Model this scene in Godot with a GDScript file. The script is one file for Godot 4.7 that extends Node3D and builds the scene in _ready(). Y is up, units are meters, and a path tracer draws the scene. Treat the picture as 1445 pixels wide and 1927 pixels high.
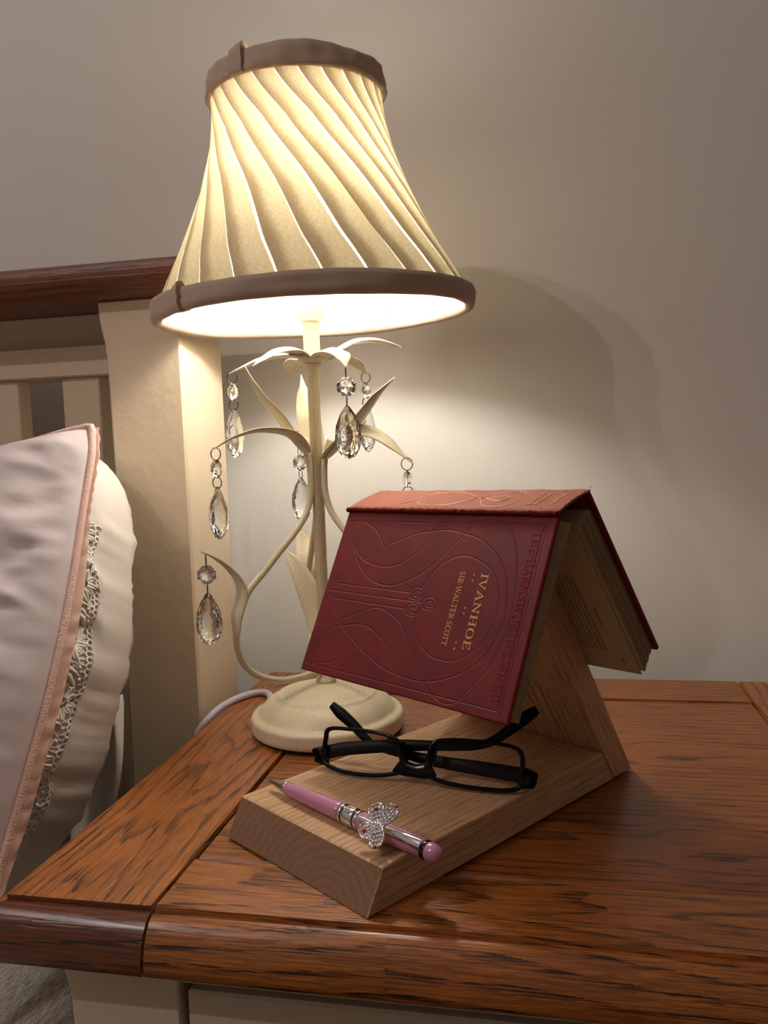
extends Node3D
# Bedside table at night: touch lamp with a pleated shade, a book resting open over an oak book rest,
# spectacles and a pen. Units are metres; the table top is at y = T and most numbers below are
# measured from the table top, straight under the camera.

const T := 0.62
var rng := RandomNumberGenerator.new()
var M := {}

# ------------------------------------------------------------------ mesh builder
class Geo:
	var V := PackedVector3Array()
	var UV := PackedVector2Array()
	var G := PackedInt32Array()

	func tri(a: Vector3, b: Vector3, c: Vector3, g := -1, ua := Vector2.ZERO, ub := Vector2.ZERO, uc := Vector2.ZERO) -> void:
		V.append(a); V.append(b); V.append(c)
		UV.append(ua); UV.append(ub); UV.append(uc)
		G.append(g)

	func quad(a: Vector3, b: Vector3, c: Vector3, d: Vector3, g := -1, ua := Vector2.ZERO, ub := Vector2.ZERO, uc := Vector2.ZERO, ud := Vector2.ZERO) -> void:
		tri(a, b, c, g, ua, ub, uc)
		tri(a, c, d, g, ua, uc, ud)

	func grid(rows: Array, g := 0, close_v := false, close_u := false, su := 1.0, sv := 1.0) -> void:
		var n: int = rows.size()
		var m: int = rows[0].size()
		for i in (n if close_u else n - 1):
			var r0: PackedVector3Array = rows[i]
			var r1: PackedVector3Array = rows[(i + 1) % n]
			for j in (m if close_v else m - 1):
				var k := (j + 1) % m
				var u0 := su * i / float(n - 1)
				var u1 := su * (i + 1) / float(n - 1)
				var v0 := sv * j / float(m - 1)
				var v1 := sv * (j + 1) / float(m - 1)
				quad(r0[j], r0[k], r1[k], r1[j], g, Vector2(u0, v0), Vector2(u0, v1), Vector2(u1, v1), Vector2(u1, v0))

	func fan(ring: PackedVector3Array, c: Vector3, g := -1, back := false) -> void:
		for i in ring.size():
			var a := ring[i]
			var b := ring[(i + 1) % ring.size()]
			if back: tri(c, b, a, g)
			else: tri(c, a, b, g)

	func add(o: Geo, x := Transform3D()) -> void:
		for i in o.V.size():
			V.append(x * o.V[i])
			UV.append(o.UV[i])
		G.append_array(o.G)

	func project(grain: Vector3, w: Vector3, h: Vector3, su: float, sv: float, off := Vector2.ZERO) -> void:
		for t in G.size():
			var n := (V[t * 3 + 1] - V[t * 3]).cross(V[t * 3 + 2] - V[t * 3])
			var across := h if absf(n.dot(w)) > absf(n.dot(h)) else w
			var along := grain
			if absf(n.dot(grain)) > maxf(absf(n.dot(w)), absf(n.dot(h))):
				along = w
				across = h
			for k in 3:
				var p := V[t * 3 + k]
				UV[t * 3 + k] = Vector2(p.dot(along) * su, p.dot(across) * sv) + off

	func outward() -> void:
		var c := Vector3.ZERO
		for p in V: c += p
		c /= maxf(1, V.size())
		var vol := 0.0
		for t in G.size():
			vol += (V[t * 3] - c).dot((V[t * 3 + 1] - c).cross(V[t * 3 + 2] - c))
		if vol < 0.0: flip()

	func flip() -> void:
		for t in G.size():
			var a := V[t * 3]; V[t * 3] = V[t * 3 + 1]; V[t * 3 + 1] = a
			var b := UV[t * 3]; UV[t * 3] = UV[t * 3 + 1]; UV[t * 3 + 1] = b

	func mesh(m: Material, into: ArrayMesh = null, fix := true) -> ArrayMesh:
		if fix: outward()
		var st := SurfaceTool.new()
		st.begin(Mesh.PRIMITIVE_TRIANGLES)
		for t in G.size():
			st.set_smooth_group(G[t])
			for k in [0, 2, 1]:
				st.set_uv(UV[t * 3 + k])
				st.add_vertex(V[t * 3 + k])
		st.generate_normals()
		st.index()
		st.set_material(m)
		return st.commit(into) if into else st.commit()

# ------------------------------------------------------------------ shape helpers
func frame_of(d: Vector3, ref: Vector3) -> Array:
	var s := d.cross(ref)
	if s.length() < 1e-5: s = d.cross(Vector3(0.3, 0.2, 0.9))
	s = s.normalized()
	return [s, s.cross(d).normalized()]

func tube(p: PackedVector3Array, r, sides := 8, closed := false, caps := true, geo: Geo = null) -> Geo:
	var g := Geo.new()
	var n := p.size()
	var rows := []
	var side := Vector3.ZERO
	for i in n:
		var d: Vector3
		if closed: d = (p[(i + 1) % n] - p[(i - 1 + n) % n]).normalized()
		else: d = (p[mini(i + 1, n - 1)] - p[maxi(i - 1, 0)]).normalized()
		if side == Vector3.ZERO: side = frame_of(d, Vector3.UP)[0]
		side = (side - d * side.dot(d)).normalized()
		var up := side.cross(d).normalized()
		var rad: float = r[i] if r is Array or r is PackedFloat32Array else r
		var ring := PackedVector3Array()
		for k in sides:
			var a := TAU * k / sides
			ring.append(p[i] + (side * cos(a) + up * sin(a)) * rad)
		rows.append(ring)
	g.grid(rows, 0, true, closed)
	if caps and not closed:
		g.fan(rows[0], p[0], -1, true)
		g.fan(rows[n - 1], p[n - 1], -1, false)
	g.outward()
	if geo: geo.add(g)
	return g

func spline(p: Array, per := 6, closed := false) -> PackedVector3Array:
	var out := PackedVector3Array()
	var n := p.size()
	for i in (n if closed else n - 1):
		var a: Vector3 = p[(i - 1 + n) % n] if closed else p[maxi(i - 1, 0)]
		var b: Vector3 = p[i]
		var c: Vector3 = p[(i + 1) % n]
		var d: Vector3 = p[(i + 2) % n] if closed else p[mini(i + 2, n - 1)]
		for k in per: out.append(b.cubic_interpolate(c, a, d, k / float(per)))
	if not closed: out.append(p[n - 1])
	return out

func spline2(p: Array, per := 6, closed := false) -> PackedVector2Array:
	var q := []
	for v in p: q.append(Vector3(v.x, v.y, 0))
	var out := PackedVector2Array()
	for v in spline(q, per, closed): out.append(Vector2(v.x, v.y))
	return out

func lathe(prof: Array, segs := 48, at := Vector3.ZERO, sharp := []) -> Geo:
	var g := Geo.new()
	for i in prof.size() - 1:
		var a: Vector2 = prof[i]
		var b: Vector2 = prof[i + 1]
		var grp := 0
		for s in sharp:
			if i >= s: grp += 1
		for k in segs:
			var t0 := TAU * k / segs
			var t1 := TAU * (k + 1) / segs
			var c0 := Vector3(cos(t0), 0, sin(t0))
			var c1 := Vector3(cos(t1), 0, sin(t1))
			var u0 := k / float(segs)
			var u1 := (k + 1) / float(segs)
			var p0 := at + c0 * a.x + Vector3.UP * a.y
			var p1 := at + c1 * a.x + Vector3.UP * a.y
			var q0 := at + c0 * b.x + Vector3.UP * b.y
			var q1 := at + c1 * b.x + Vector3.UP * b.y
			if a.x > 1e-6 and b.x > 1e-6: g.quad(p0, p1, q1, q0, grp, Vector2(u0, a.y), Vector2(u1, a.y), Vector2(u1, b.y), Vector2(u0, b.y))
			elif a.x > 1e-6: g.tri(p0, p1, q0, grp)
			elif b.x > 1e-6: g.tri(p0, q1, q0, grp)
	return g

func ball(c: Vector3, r: float, geo: Geo = null, n := 8, sy := 1.0) -> Geo:
	var prof := []
	for i in n / 2 + 1:
		var a := PI * i / (n / 2) - PI / 2
		prof.append(Vector2(maxf(0.0, cos(a)) * r, sin(a) * r * sy))
	var g := lathe(prof, n, c)
	g.outward()
	if geo: geo.add(g)
	return g

# polygon in (x, y) drawn along z with bevelled ends; corners of the outline cut by chamfer
func prism(poly: Array, z0: float, z1: float, bev := 0.0006, cut := 0.0006, map = null) -> Geo:
	var pts := PackedVector2Array()
	var n := poly.size()
	for i in n:
		var p: Vector2 = poly[i]
		if cut > 0.0 and n < 24:
			pts.append(p + (poly[(i - 1 + n) % n] - p).normalized() * cut)
			pts.append(p + (poly[(i + 1) % n] - p).normalized() * cut)
		else: pts.append(p)
	if Geometry2D.is_polygon_clockwise(pts): pts.reverse()
	var inset := pts
	var m := pts.size()
	if bev > 0.0:
		inset = PackedVector2Array()
		for i in m:
			var e0 := (pts[i] - pts[(i - 1 + m) % m]).normalized()
			var e1 := (pts[(i + 1) % m] - pts[i]).normalized()
			var nrm := (Vector2(-e0.y, e0.x) + Vector2(-e1.y, e1.x)).normalized()
			inset.append(pts[i] + nrm * bev)
	var g := Geo.new()
	var lv := [[inset, z0], [pts, z0 + bev], [pts, z1 - bev], [inset, z1]] if bev > 0.0 else [[pts, z0], [pts, z1]]
	var at := func(q: Vector2, z: float) -> Vector3:
		return map.call(q.x, q.y, z) if map != null else Vector3(q.x, q.y, z)
	for l in lv.size() - 1:
		for i in m:
			var k := (i + 1) % m
			g.quad(at.call(lv[l][0][i], lv[l][1]), at.call(lv[l][0][k], lv[l][1]), at.call(lv[l + 1][0][k], lv[l + 1][1]), at.call(lv[l + 1][0][i], lv[l + 1][1]))
	var ix := Geometry2D.triangulate_polygon(inset)
	for i in range(0, ix.size(), 3):
		g.tri(at.call(inset[ix[i]], z0), at.call(inset[ix[i + 2]], z0), at.call(inset[ix[i + 1]], z0))
		g.tri(at.call(inset[ix[i]], z1), at.call(inset[ix[i + 1]], z1), at.call(inset[ix[i + 2]], z1))
	# the triangulation may run either way round: make both ends agree with the sides
	var e := (g.V[1] - g.V[0])
	if ix.size() and not same_way(inset, ix):
		var first := g.G.size() - 2 * (ix.size() / 3)
		for t in range(first, g.G.size()):
			var s := g.V[t * 3]; g.V[t * 3] = g.V[t * 3 + 1]; g.V[t * 3 + 1] = s
	return g

func same_way(p: PackedVector2Array, ix: PackedInt32Array) -> bool:
	var a := 0.0
	for i in range(0, ix.size(), 3):
		a += (p[ix[i + 1]] - p[ix[i]]).cross(p[ix[i + 2]] - p[ix[i]])
	return a > 0.0

func box(lo: Vector3, hi: Vector3, bev := 0.0006) -> Geo:
	return prism([Vector2(lo.x, lo.y), Vector2(hi.x, lo.y), Vector2(hi.x, hi.y), Vector2(lo.x, hi.y)], lo.z, hi.z, bev, bev)

# a board with a moulded nose on chosen sides (order: left, front, right, back)
func moulded(x0: float, x1: float, z0: float, z1: float, nose: Array, prof: Array) -> Array:
	var rings := []
	for q in prof:
		var d: Array = []
		for s in 4: d.append(q.x if nose[s] else (0.0 if q.y < -0.0006 else -0.0005))
		rings.append(PackedVector3Array([Vector3(x0 - d[0], q.y, z0 - d[3]), Vector3(x0 - d[0], q.y, z1 + d[1]), Vector3(x1 + d[2], q.y, z1 + d[1]), Vector3(x1 + d[2], q.y, z0 - d[3])]))
	var out := [Geo.new(), Geo.new()]   # sides and top; front end
	for i in rings.size() - 1:
		for s in 4:
			var k := (s + 1) % 4
			var g: Geo = out[1] if s == 1 else out[0]
			g.quad(rings[i][s], rings[i + 1][s], rings[i + 1][k], rings[i][k], s * 4 + (0 if i < 1 else 1) if nose[s] else -1)
	var a: PackedVector3Array = rings[0]
	var b: PackedVector3Array = rings[rings.size() - 1]
	out[0].quad(a[0], a[1], a[2], a[3])
	out[0].quad(b[3], b[2], b[1], b[0])
	return out

# ------------------------------------------------------------------ scene helpers
func numbered(called: String, parent: Node) -> String:
	if not parent.has_node(called): return called
	var i := 1
	while parent.has_node("%s_%03d" % [called, i]): i += 1
	return "%s_%03d" % [called, i]

func thing(called: String, label: String, category: String, base: Vector3, group := "") -> Node3D:
	var o := Node3D.new()
	o.name = numbered(called, self)
	add_child(o, true)
	o.position = base + Vector3(0, T, 0)
	o.set_meta("base", base)
	o.set_meta("label", label)
	o.set_meta("category", category)
	if group: o.set_meta("group", group)
	return o

func base_of(n: Node3D) -> Vector3:
	return n.get_meta("base") if n.has_meta("base") else Vector3.ZERO

# a mesh made in table coordinates, put under its thing
func part(called: String, mesh: Mesh, parent: Node3D, local := false) -> MeshInstance3D:
	var o := MeshInstance3D.new()
	o.mesh = mesh
	o.name = numbered(called, parent)
	parent.add_child(o, true)
	if not local: o.position = -base_of(parent)
	return o

func node(called: String, parent: Node3D) -> Node3D:
	var o := Node3D.new()
	o.name = numbered(called, parent)
	parent.add_child(o, true)
	if parent.has_meta("base"): o.position = -base_of(parent)
	return o

func structure(called: String, g: Geo, m: Material) -> MeshInstance3D:
	var o := MeshInstance3D.new()
	o.mesh = g.mesh(m)
	o.name = called
	add_child(o, true)
	o.position = Vector3(0, T, 0)
	o.set_meta("kind", "structure")
	return o

func mat(c: Color, rough := 0.6, spec := 0.5) -> StandardMaterial3D:
	var m := StandardMaterial3D.new()
	m.albedo_color = c
	m.roughness = rough
	m.metallic_specular = spec
	return m

func metal(c: Color, rough := 0.2) -> StandardMaterial3D:
	var m := mat(c, rough)
	m.metallic = 1.0
	return m

func noise_tex(freq: float, w := 512, h := 512, kind := FastNoiseLite.TYPE_SIMPLEX_SMOOTH, octaves := 4, ramp: Gradient = null, sd := 3) -> NoiseTexture2D:
	var f := FastNoiseLite.new()
	f.noise_type = kind
	f.frequency = freq
	f.fractal_octaves = octaves
	f.seed = sd
	var t := NoiseTexture2D.new()
	t.width = w
	t.height = h
	t.seamless = true
	t.noise = f
	if ramp: t.color_ramp = ramp
	return t

func ramp(stops: Array) -> Gradient:
	var g := Gradient.new()
	var o := PackedFloat32Array()
	var c := PackedColorArray()
	for s in stops:
		o.append(s[0])
		c.append(s[1])
	g.offsets = o
	g.colors = c
	return g

func stretched(w: int, h: int, kx: int, ky: int, freq: float, sd: int, octaves := 3) -> PackedFloat32Array:
	var f := FastNoiseLite.new()
	f.noise_type = FastNoiseLite.TYPE_SIMPLEX_SMOOTH
	f.frequency = freq
	f.fractal_octaves = octaves
	f.seed = sd
	var im := f.get_seamless_image(maxi(w / kx, 4), maxi(h / ky, 4))
	im.convert(Image.FORMAT_RF)
	im.resize(w, h, Image.INTERPOLATE_CUBIC)
	return im.get_data().to_float32_array()

# plain-sawn timber: growth rings cut lengthwise, with pores in the early wood
func timber(w: int, h: int, len_m: float, wid_m: float, sd: int, light: Color, mid: Color, dark: Color, d0: float, slope: float, ring: float, centre: float, pore_amt: float, band := 0.55, sway := 0.014) -> Array:
	var warp := stretched(w, h, 40, 6, 0.035, sd, 3)
	var wig := stretched(w, h, 24, 2, 0.06, sd + 1, 2)
	var pore := stretched(w, h, 56, 1, 0.30, sd + 2, 1)
	var pore2 := stretched(w, h, 32, 1, 0.42, sd + 5, 1)
	var fib := stretched(w, h, 40, 1, 0.12, sd + 3, 3)
	var rgb := PackedByteArray()
	rgb.resize(w * h * 3)
	var hgt := PackedByteArray()
	hgt.resize(w * h)
	var i := 0
	for y in h:
		var v := (y / float(h) - 0.5) * wid_m - centre
		for x in w:
			# fold the length so the pattern repeats without a seam
			var u := absf(x / float(w) - 0.5) * 2.0 * len_m
			var d := d0 + slope * u + (warp[i] - 0.5) * sway
			var r := fposmod(sqrt(v * v + d * d) / ring + (wig[i] - 0.5) * 0.3, 1.0)
			var early := maxf(0.0, 1.0 - r / 0.42)
			early = early * early * (3.0 - 2.0 * early)
			var p := clampf((pore[i] - 0.55) * 7.0, 0.0, 1.0) * (0.25 + 0.75 * early)
			p = maxf(p, clampf((pore2[i] - 0.56) * 6.0, 0.0, 1.0) * (0.38 + 0.62 * early) * 0.75) * pore_amt
			var f := clampf(fib[i] * 1.5 - 0.35 + (warp[i] - 0.5) * 0.5, 0.0, 1.0)
			var c := light.lerp(mid, clampf(f * 0.7 + early * band, 0.0, 1.0)).lerp(dark, clampf(p, 0.0, 1.0))
			rgb[i * 3] = int(c.r * 255.0)
			rgb[i * 3 + 1] = int(c.g * 255.0)
			rgb[i * 3 + 2] = int(c.b * 255.0)
			hgt[i] = int(255.0 * (1.0 - 0.8 * p - 0.1 * early))
			i += 1
	return [ImageTexture.create_from_image(Image.create_from_data(w, h, false, Image.FORMAT_RGB8, rgb)), ImageTexture.create_from_image(Image.create_from_data(w, h, false, Image.FORMAT_L8, hgt))]

func wood(maps: Array, rough: float, relief: float, coat := 0.0) -> StandardMaterial3D:
	var m := mat(Color.WHITE, rough, 0.5)
	m.albedo_texture = maps[0]
	m.heightmap_enabled = true
	m.heightmap_texture = maps[1]
	m.heightmap_scale = relief
	if coat > 0.0:
		m.clearcoat_enabled = true
		m.clearcoat = coat
		m.clearcoat_roughness = 0.22
	return m

# ------------------------------------------------------------------ the scene
func _ready() -> void:
	rng.seed = 11
	camera_and_light()
	materials()
	room()
	bed()
	bedding()
	nightstand()
	lamp()
	book_rest()
	book()
	spectacles()
	pen()

func camera_and_light() -> void:
	var cam := Camera3D.new()
	cam.name = "camera"
	cam.position = Vector3(0, T + 0.226, 0)
	cam.rotation_order = EULER_ORDER_YXZ
	cam.rotation = Vector3(deg_to_rad(-4.67772491), deg_to_rad(11.52025145), deg_to_rad(-2.10872861))
	cam.fov = rad_to_deg(2.0 * atan(1927.0 / 2.0 / 1538.96))
	cam.keep_aspect = Camera3D.KEEP_HEIGHT
	cam.near = 0.02
	add_child(cam)
	cam.current = true
	var we := WorldEnvironment.new()
	we.name = "surroundings"
	var env := Environment.new()
	env.background_mode = Environment.BG_COLOR
	env.background_color = Color(0.01, 0.011, 0.014)
	env.ambient_light_source = Environment.AMBIENT_SOURCE_DISABLED
	env.tonemap_mode = Environment.TONE_MAPPER_LINEAR
	env.tonemap_exposure = 1.0
	env.sdfgi_enabled = true
	env.ssao_enabled = true
	env.ssil_enabled = true
	we.environment = env
	add_child(we)
	# the room's ceiling fitting with two bare bulbs, above the bed, out of the frame
	var f := thing("ceiling_light", "brass ceiling light with two bare bulbs hanging above the bed", "ceiling light", Vector3(-1.135, 1.78, 0.58))
	var c := base_of(f)
	var brass := metal(Color(0.7, 0.55, 0.3), 0.3)
	part("ceiling_rose", lathe([Vector2(0, -0.03), Vector2(0.02, -0.03), Vector2(0.05, -0.012), Vector2(0.055, 0.0), Vector2(0, 0)], 32, c).mesh(brass), f)
	part("stem", tube(PackedVector3Array([c + Vector3(0, -0.02, 0), c + Vector3(0, -0.2, 0)]), 0.008, 12).mesh(brass), f)
	part("crossbar", tube(PackedVector3Array([c + Vector3(-0.1, -0.2, 0), c + Vector3(0.1, -0.2, 0)]), 0.007, 12).mesh(brass), f)
	for x in [-0.095, 0.095]:
		var b := c + Vector3(x, -0.28, 0)
		part("bulb_holder", lathe([Vector2(0, 0.09), Vector2(0.014, 0.085), Vector2(0.016, 0.04), Vector2(0.012, 0.036), Vector2(0, 0.036)], 20, b).mesh(brass), f)
		var glow := mat(Color(1, 0.9, 0.8), 0.4)
		glow.emission_enabled = true
		glow.emission = Color(1.0, 0.93, 0.88)
		glow.emission_energy_multiplier = 6.0
		part("bulb", lathe([Vector2(0, -0.034), Vector2(0.014, -0.031), Vector2(0.026, -0.02), Vector2(0.03, -0.004), Vector2(0.026, 0.012), Vector2(0.014, 0.03), Vector2(0.011, 0.038), Vector2(0, 0.038)], 24, b).mesh(glow), f)
		var l := OmniLight3D.new()
		l.name = "bulb_light"
		l.light_color = Color(1.0, 0.942, 0.928)
		l.light_energy = 0.27
		l.light_size = 0.009
		l.omni_range = 8.0
		l.omni_attenuation = 2.0
		l.shadow_enabled = true
		f.add_child(l, true)
		l.position = b - c

func materials() -> void:
	var stain := [Color(0.74, 0.45, 0.20), Color(0.58, 0.32, 0.125), Color(0.16, 0.08, 0.036)]
	var a := timber(1400, 420, 0.28, 0.126, 21, stain[0], stain[1], stain[2], 0.012, 0.06, 0.0068, 0.004, 1.0)
	var b := timber(1400, 420, 0.28, 0.126, 57, stain[0].darkened(0.06), stain[1], stain[2], 0.03, 0.02, 0.006, 0.05, 0.95, 0.4)
	M.oak_a = wood(a, 0.38, 0.03, 0.2)
	M.oak_b = wood(b, 0.38, 0.03, 0.2)
	M.oak_b.albedo_color = Color(0.93, 0.9, 0.88)
	M.oak_end = wood(b, 0.34, 0.03, 0.35)
	M.oak_end.albedo_color = Color(0.64, 0.53, 0.47)
	var p := timber(1024, 384, 0.26, 0.128, 91, Color(0.85, 0.69, 0.53), Color(0.74, 0.565, 0.41), Color(0.45, 0.31, 0.20), 0.30, 0.0, 0.0035, 0.35, 0.6, 0.25, 0.004)
	M.rest = wood(p, 0.62, 0.02)
	M.rest_end = mat(Color(1, 1, 1), 0.75)
	M.rest_end.albedo_texture = end_grain()
	M.cream = mat(Color(0.86, 0.785, 0.68), 0.42)
	M.cream.heightmap_enabled = true
	M.cream.heightmap_texture = noise_tex(0.02, 512, 512, FastNoiseLite.TYPE_SIMPLEX_SMOOTH, 4, null, 5)
	M.cream.heightmap_scale = 0.02
	M.cream.uv1_triplanar = true
	M.cream.uv1_scale = Vector3(6, 6, 6)
	M.wall = mat(Color(0.875, 0.86, 0.84), 0.85, 0.3)
	M.wall.heightmap_enabled = true
	M.wall.heightmap_texture = noise_tex(0.05, 1024, 1024, FastNoiseLite.TYPE_SIMPLEX_SMOOTH, 4, null, 9)
	M.wall.heightmap_scale = 0.012
	M.wall.uv1_triplanar = true
	M.wall.uv1_world_triplanar = true
	M.wall.uv1_scale = Vector3(4, 4, 4)
	M.black = mat(Color(0.018, 0.018, 0.02), 0.16, 0.32)
	M.paint = mat(Color(0.90, 0.86, 0.755), 0.38)
	M.paint.albedo_texture = noise_tex(0.03, 512, 512, FastNoiseLite.TYPE_SIMPLEX_SMOOTH, 5, ramp([[0.0, Color(0.5, 0.38, 0.25)], [0.10, Color(0.72, 0.62, 0.48)], [0.15, Color(0.96, 0.94, 0.9)], [0.7, Color(1, 1, 1)], [1.0, Color(1, 0.99, 0.96)]]), 14)
	M.paint.uv1_triplanar = true
	M.paint.uv1_scale = Vector3(26, 16, 26)
	M.glass = mat(Color(1, 1, 1, 0.0), 0.0)
	M.glass.refraction_enabled = true
	M.glass.refraction_scale = 0.055
	M.wire = metal(Color(0.42, 0.38, 0.33), 0.3)
	M.chrome = metal(Color(0.85, 0.85, 0.87), 0.12)

func end_grain() -> ImageTexture:
	var w := 640
	var h := 128
	var cell := FastNoiseLite.new()
	cell.noise_type = FastNoiseLite.TYPE_CELLULAR
	cell.frequency = 0.22
	cell.seed = 4
	var warp := stretched(w, h, 8, 8, 0.06, 33, 2)
	var speck := stretched(w, h, 1, 1, 0.3, 35, 2)
	var rgb := PackedByteArray()
	rgb.resize(w * h * 3)
	for y in h:
		for x in w:
			var i := y * w + x
			# across the end 122 mm, up the end 25 mm; the pith lies below the right third
			var u := x / float(w) * 0.122
			var v := y / float(h) * 0.025
			var d := Vector2(u - 0.093, (v - 0.031) * 1.25).length() + (warp[i] - 0.5) * 0.0018
			var r := fposmod(d / 0.0056, 1.0)
			var early := maxf(0.0, 1.0 - r / 0.4)
			var c := Color(0.55, 0.415, 0.315).lerp(Color(0.62, 0.475, 0.365), r * 0.6)
			c = c.lerp(Color(0.30, 0.205, 0.15), clampf((speck[i] - 0.48) * 4.0, 0.0, 1.0) * (0.5 + 0.3 * early))
			rgb[i * 3] = int(c.r * 255)
			rgb[i * 3 + 1] = int(c.g * 255)
			rgb[i * 3 + 2] = int(c.b * 255)
	return ImageTexture.create_from_image(Image.create_from_data(w, h, false, Image.FORMAT_RGB8, rgb))

func room() -> void:
	var lo := Vector3(-2.6, -T, -0.825)
	var hi := Vector3(1.7, 1.78, 2.4)
	structure("wall_back", box(Vector3(lo.x - 0.1, lo.y - 0.1, lo.z - 0.1), Vector3(hi.x + 0.1, hi.y + 0.1, lo.z), 0.0), M.wall)
	structure("wall_front", box(Vector3(lo.x - 0.1, lo.y - 0.1, hi.z), Vector3(hi.x + 0.1, hi.y + 0.1, hi.z + 0.1), 0.0), M.wall)
	structure("wall_left", box(Vector3(lo.x - 0.1, lo.y - 0.1, lo.z), Vector3(lo.x, hi.y + 0.1, hi.z), 0.0), M.wall)
	structure("wall_right", box(Vector3(hi.x, lo.y - 0.1, lo.z), Vector3(hi.x + 0.1, hi.y + 0.1, hi.z), 0.0), M.wall)
	structure("ceiling", box(Vector3(lo.x, hi.y, lo.z), Vector3(hi.x, hi.y + 0.1, hi.z), 0.0), mat(Color(0.88, 0.87, 0.85), 0.9, 0.2))
	var carpet := mat(Color(0.46, 0.42, 0.38), 0.95, 0.1)
	carpet.heightmap_enabled = true
	carpet.heightmap_texture = noise_tex(0.2, 512, 512, FastNoiseLite.TYPE_SIMPLEX_SMOOTH, 3, null, 12)
	carpet.heightmap_scale = 0.4
	carpet.uv1_triplanar = true
	carpet.uv1_world_triplanar = true
	carpet.uv1_scale = Vector3(5, 5, 5)
	structure("floor", box(Vector3(lo.x, lo.y - 0.1, lo.z), Vector3(hi.x, lo.y, hi.z), 0.0), carpet)

func bed() -> void:
	var b := thing("bed_frame", "cream painted bed frame with slatted headboard and dark oak top rail", "bed", Vector3(-1.1, -T, -0.69))
	# post: outline in (x, y) drawn along z, with the little swell under the rail
	for side in [0, 1]:
		var o := []
		for q in [[-0.301, -0.62], [-0.301, 0.357], [-0.3752, 0.357], [-0.3752, 0.345], [-0.3735, 0.333], [-0.371, 0.322], [-0.3695, 0.305], [-0.369, 0.16], [-0.370, 0.05], [-0.371, -0.62]]:
			o.append(Vector2(q[0] if side == 0 else -2.2 - q[0], q[1]))
		part("post", prism(o, -0.737, -0.648, 0.0025, 0.0).mesh(M.cream), b)
	# oak cap rail: profile in (z, y) drawn along x
	var cap := []
	for q in [[-0.752, 0.357], [-0.645, 0.357], [-0.637, 0.3585], [-0.632, 0.362], [-0.630, 0.3655], [-0.6275, 0.3668], [-0.6255, 0.371], [-0.6255, 0.376], [-0.628, 0.3815], [-0.6315, 0.3842], [-0.6375, 0.3862], [-0.648, 0.3873], [-0.752, 0.3873]]:
		cap.append(Vector2(q[0], q[1]))
	var g := prism(cap, -1.93, -0.275, 0.001, 0.0, func(x, y, z): return Vector3(z, y, x))
	for i in g.G.size(): g.G[i] = -1
	g.project(Vector3(1, 0, 0), Vector3(0, 0, 1), Vector3(0, 1, 0), 1 / 0.5, 1 / 0.1, Vector2(0.13, 0.4))
	var rail := (M.oak_b as StandardMaterial3D).duplicate() as StandardMaterial3D
	rail.albedo_color = Color(0.72, 0.62, 0.6)
	part("top_rail", g.mesh(rail), b)
	part("crest_panel", box(Vector3(-1.83, 0.325, -0.722), Vector3(-0.372, 0.357, -0.703), 0.001).mesh(M.cream), b)
	part("cross_rail", box(Vector3(-1.83, 0.2985, -0.728), Vector3(-0.372, 0.3268, -0.685), 0.0015).mesh(M.cream), b)
	part("bottom_rail", box(Vector3(-1.83, -0.32, -0.728), Vector3(-0.372, -0.17, -0.690), 0.002).mesh(M.cream), b)
	for i in 12:
		var x := -0.402 - 0.083 * i
		part("slat", box(Vector3(x - 0.038, -0.17, -0.7085), Vector3(x, 0.2985, -0.690), 0.0012).mesh(M.cream), b)
	part("side_rail", box(Vector3(-0.352, -0.50, -0.66), Vector3(-0.326, -0.36, 1.35), 0.003).mesh(M.cream), b)
	part("side_rail", box(Vector3(-1.874, -0.50, -0.66), Vector3(-1.848, -0.36, 1.35), 0.003).mesh(M.cream), b)
	part("foot_board", box(Vector3(-1.9, -0.62, 1.35), Vector3(-0.30, -0.1, 1.39), 0.004).mesh(M.cream), b)

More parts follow.
